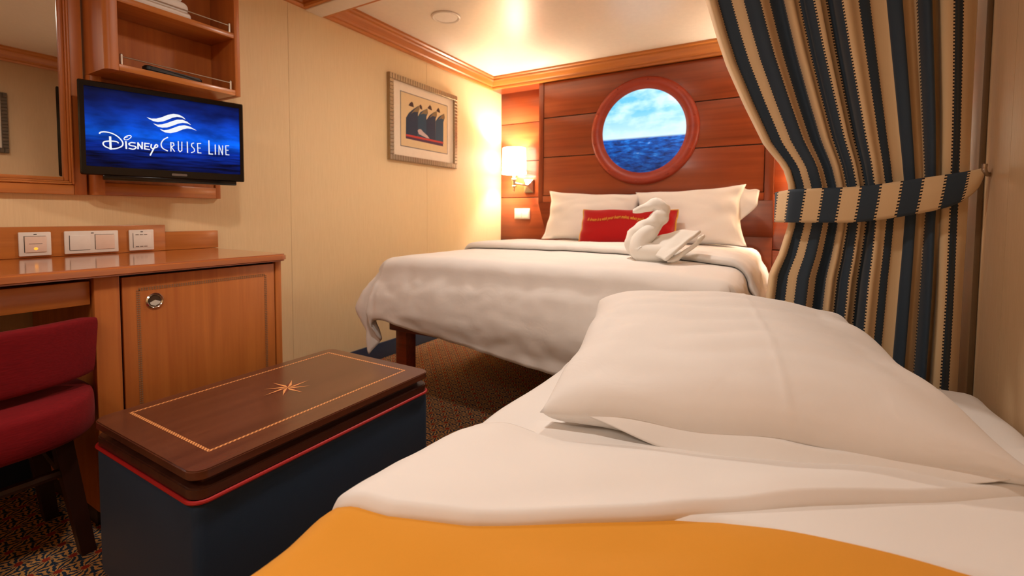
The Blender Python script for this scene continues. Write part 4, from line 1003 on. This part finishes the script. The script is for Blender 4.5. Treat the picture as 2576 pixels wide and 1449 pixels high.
for p, q in ((mid(1, -1, .25), mid(1, 1, .25)), (mid(-1, -1, .25), mid(-1, 1, .25)), (mid(1, 1, .22), mid(-1, 1, .29)), (mid(1, -1, .22), mid(-1, -1, .29))):
    obj('stretcher', tube_mesh([p, q], .013, 8), MAT['dark_plain'], ch, local=True, smooth=True)

# ------------------------------------------------------------------ ottoman table
OX0, OX1, OY0, OY1 = -1.502, -1.002, .460, 1.187
ot = thing('ottoman_table', 'navy upholstered ottoman with inlaid dark wood lid', 'ottoman', (-1.25, .82, 0))
flat = lambda a, b_, d: (a, b_, d)
def puff():
    bm = bmesh.new(); add_box(bm, OX0 + .004, OX1 - .004, OY0 + .004, OY1 - .004, .012, .3575, bev=.022, seg=4); return mesh_bm(bm)
obj('upholstered_body', puff(), MAT['navy_vinyl'], ot, smooth=True)
for fx, fy in ((OX0 + .05, OY0 + .05), (OX1 - .05, OY0 + .05), (OX0 + .05, OY1 - .05), (OX1 - .05, OY1 - .05)):
    obj('foot', lathe_mesh([(0, 0), (.018, 0), (.022, .014), (0, .014)], 12, (fx, fy, 0)), MAT['dark_plain'], ot)
rp_ = rrect(OX0 + .001, OX1 - .001, OY0 + .001, OY1 - .001, .032, 8)
obj('red_piping', tube_mesh([(a, b_, .3565) for a, b_ in rp_], .0046, 8, closed=True), MAT['piping'], ot, smooth=True)
obj('lower_board', poly_prism(rrect(OX0 + .003, OX1 - .003, OY0 + .003, OY1 - .003, .032), .359, .384, flat, bev=.003), MAT['dark'], ot, smooth=True)
obj('riser', poly_prism(rrect(OX0 + .030, OX1 - .030, OY0 + .030, OY1 - .030, .004), .384, .403, flat), MAT['dark'], ot)
lid = obj('lid', poly_prism(rrect(OX0, OX1, OY0, OY1, .034, 8), .4025, .4230, flat, bev=.0025), wood('inlaid_lid_wood', srgb(104, 58, 38), srgb(80, 42, 28), 'y', .26, scale=.8, coat=.35), ot, smooth=True)
def rope():
    m, nt, b = new_mat('rope_inlay'); t = N(nt, 'ShaderNodeTexCoord'); wv = N(nt, 'ShaderNodeTexWave'); wv.wave_type = 'BANDS'; wv.bands_direction = 'DIAGONAL'; wv.inputs['Scale'].default_value = 62
    nt.links.new(t.outputs['Object'], wv.inputs['Vector'])
    mx = N(nt, 'ShaderNodeMix', data_type='RGBA'); mx.inputs['A'].default_value = srgb(150, 84, 46); mx.inputs['B'].default_value = srgb(244, 176, 112)
    nt.links.new(wv.outputs['Fac'], mx.inputs['Factor']); nt.links.new(mx.outputs['Result'], b.inputs['Base Color']); b.inputs['Roughness'].default_value = .3
    return m
rm_ = rope(); IX0, IX1, IY0, IY1, iw = -1.463, -1.073, .524, 1.146, .0075
for a in ((IX0, IX1, IY0, IY0 + iw), (IX0, IX1, IY1 - iw, IY1), (IX0, IX0 + iw, IY0 + iw, IY1 - iw), (IX1 - iw, IX1, IY0 + iw, IY1 - iw)):
    box('inlay_strip', *a, .4228, .4233, rm_, lid)
lt = plain('maple_inlay', srgb(242, 170, 104), .3); dk = plain('rosewood_inlay', srgb(112, 40, 30), .3)
SCX, SCY = -1.27, .846
for k in range(8):
    a = k * PI / 4; R_ = .074 if k % 2 == 0 else .064
    tip = (SCX + R_ * math.cos(a), SCY + R_ * math.sin(a))
    for s_, mt in ((-1, lt), (1, dk)):
        v_ = (SCX + .0205 * math.cos(a + s_ * PI / 8), SCY + .0205 * math.sin(a + s_ * PI / 8))
        bm = bmesh.new(); bm.faces.new([bm.verts.new((p[0], p[1], .42335)) for p in ((SCX, SCY), v_, tip)])
        me = bpy.data.meshes.new('ray'); bm.to_mesh(me); bm.free()
        obj('compass_ray', me, mt, lid)

# ------------------------------------------------------------------ sofa bed in the foreground
sb = thing('sofa_bed', 'made-up sofa bed with white mattress in the foreground', 'sofa bed', (0, .3, 0))
SBX0, SBX1, SBY0, SBY1 = -.575, .462, -1.0, 1.60
box('sofa_base', SBX0 + .06, SBX1 - .004, SBY0 + .02, SBY1 - .02, .02, .27, MAT['navy_vinyl'], sb, bev=.01)
box('mattress', SBX0 + .01, SBX1 - .003, SBY0, SBY1 - .01, .272, .488, MAT['white_flat'], sb, bev=.04, seg=4)
SZ = .500
def sdrape(a, b, off=0.0, wob=1.0, clampfar=True):
    rx0, ry1, rx1 = SBX0 + .05, SBY1 - .05, SBX1 - .05
    cx = min(max(a, rx0), rx1); cy = min(b, ry1) if clampfar else b
    dx, dy = a - cx, b - cy; d = math.hypot(dx, dy)
    zt = SZ + wob * (.006 * nz(a, b, 3.1, 3.2) + .003 * nz(a, b, 8.0, 8.0)) + .006 * math.sin(a * 3 + .5)
    R_ = .055 + off; q = R_ * PI / 2
    if d < 1e-6: return Vector((a, b, zt + off))
    nx, ny = dx / d, dy / d
    if d < q: o_ = R_ * math.sin(d / R_); dr_ = R_ * (1 - math.cos(d / R_))
    else:
        e = d - q; o_ = R_ + .10 * e; dr_ = R_ + e
    wv = min(1.0, d / .08)
    o_ += wv * (.010 * nz(a * .6, b, 6.0, 5.5) + .008 * math.sin(b * 15 + 2 * nz(a, b, 2, 4)))
    if nx > .5: o_ = min(o_, .0475)
    p = Vector((cx + nx * o_, cy + ny * o_, zt - dr_ + off * max(0, 1 - d / q)))
    p.z = max(p.z, .06)
    return p
def layer_mesh(nu, nv, a0, a1, f0, f1, offf, wob=1.0):
    def fn(u, v):
        a = a0 + u * (a1 - a0); b_ = f0(a) + v * (f1(a) - f0(a)); return sdrape(a, b_, offf(a, b_, u, v), wob)
    return grid_mesh(fn, nu, nv)
o = obj('fitted_sheet', layer_mesh(90, 110, SBX0 - .12, SBX1 + .02, lambda a: .2, lambda a: SBY1 + .12, lambda a, b_, u, v: .002), MAT['white_flat'], sb, smooth=True, angle=180)
F1 = [(-.95, .54), (-.62, .475), (-.55, .447), (-.47, .462), (-.365, .510), (-.25, .585), (-.1, .684), (.12, .83), (.333, .975), (.46, 1.06), (.6, 1.1)]
G1 = [(-.95, .70), (-.60, .755), (-.533, .775), (-.35, .815), (-.166, .875), (.05, .95), (.25, 1.06), (.46, 1.16), (.6, 1.2)]
Y1 = [(-.95, .45), (-.365, .56), (-.22, .62), (-.12, .672), (-.06, .694), (.074, .712), (.193, .732), (.46, .775), (.6, .79)]
f1 = lambda a: lerp_tab(F1, a); g1 = lambda a: lerp_tab(G1, a); y1 = lambda a: lerp_tab(Y1, a)
bl = thing('golden_blanket', 'golden yellow blanket across the near end of the sofa bed', 'blanket', (0, 0, .5))
o = obj('blanket_cloth', layer_mesh(130, 120, SBX0 - .36, SBX1 + .02, lambda a: -.98, lambda a: y1(a) + .10, lambda a, b_, u, v: .014 + .012 * nz(a * .8 + b_ * .3, b_ * 2.2 - a * .9, 1, 3.2) + .004 * math.sin(30 * (b_ - .55 * a - .25 * a * a) + 3 * nz(a, b_, 5, 3)) * sstep(0, .5, b_) + .006 * math.exp(-((b_ - y1(a) + .08) / .04) ** 2) * math.sin(a * 9)), MAT['yellow'], bl, smooth=True, angle=180)
s = o.modifiers.new('thick', 'SOLIDIFY'); s.thickness = .004; s.offset = 0
ts = thing('top_sheet', 'white top sheet folded back over the golden blanket', 'bed sheet', (0, .8, .5))
def lower_off(a, b_, u, v):
    k = b_ - y1(a); return .008 + .013 * sstep(.0, .02, k + .012) + .004 * nz(a, b_, 4, 6) * sstep(0, .1, k)
o = obj('sheet_underlayer', layer_mesh(120, 50, -.43, SBX1 + .015, lambda a: y1(a) - .006, lambda a: g1(a) + .06, lower_off), MAT['white_flat'], ts, smooth=True, angle=180)
def flap_off(a, b_, u, v):
    L_ = max(.05, g1(a) - f1(a)); d0 = b_ - f1(a); d1 = g1(a) - b_
    return .013 + .022 * min(1, max(0, d0 / .014)) ** .5 * sstep(0, .10, d1 + .02) + .007 * math.exp(-((d0 - .05) / .04) ** 2) * math.sin(a * 11 + 1) + .004 * nz(a * 1.5, b_ * 3, 2, 4) + .016 * math.exp(-((a + .47) / .06) ** 2) * sstep(.15, .33, d0)
o = obj('folded_flap', layer_mesh(130, 70, SBX0 - .30, SBX1 + .015, f1, g1, flap_off), MAT['white_flat'], ts, smooth=True, angle=180)
s = o.modifiers.new('thick', 'SOLIDIFY'); s.thickness = .003; s.offset = 0
np_ = bed_pillow('sofa_bed_pillow', 'large white pillow at the head of the sofa bed', .780, .66, .215, (-.088, 1.215, .606), math.radians(9), 0, math.radians(11), 3.3, 0, nu=110, nv=60, er=1.7, tl=.05, tr=.20, crease=.14, wr=.016)
def hem_fn(u, v):
    x = -.31 + .66 * u; k = math.sin(min(1, u * 2.2) * PI / 2) * math.sin(min(1, (1 - u) * 3) * PI / 2)
    y = -.33 * (1 - .06 * (1 - (x / .4) ** 2)) + .006 - (.040 * v + .006 * math.sin(u * 13)) * k
    return Vector((x, y, -.002 - .034 * v * k - .010 * v * v * k + .003 * math.sin(u * 17)))
f = obj('pillowcase_hem', grid_mesh(hem_fn, 60, 8), MAT['white'], np_, local=True, smooth=True, angle=180)
sm = f.modifiers.new('thick', 'SOLIDIFY'); sm.thickness = .003
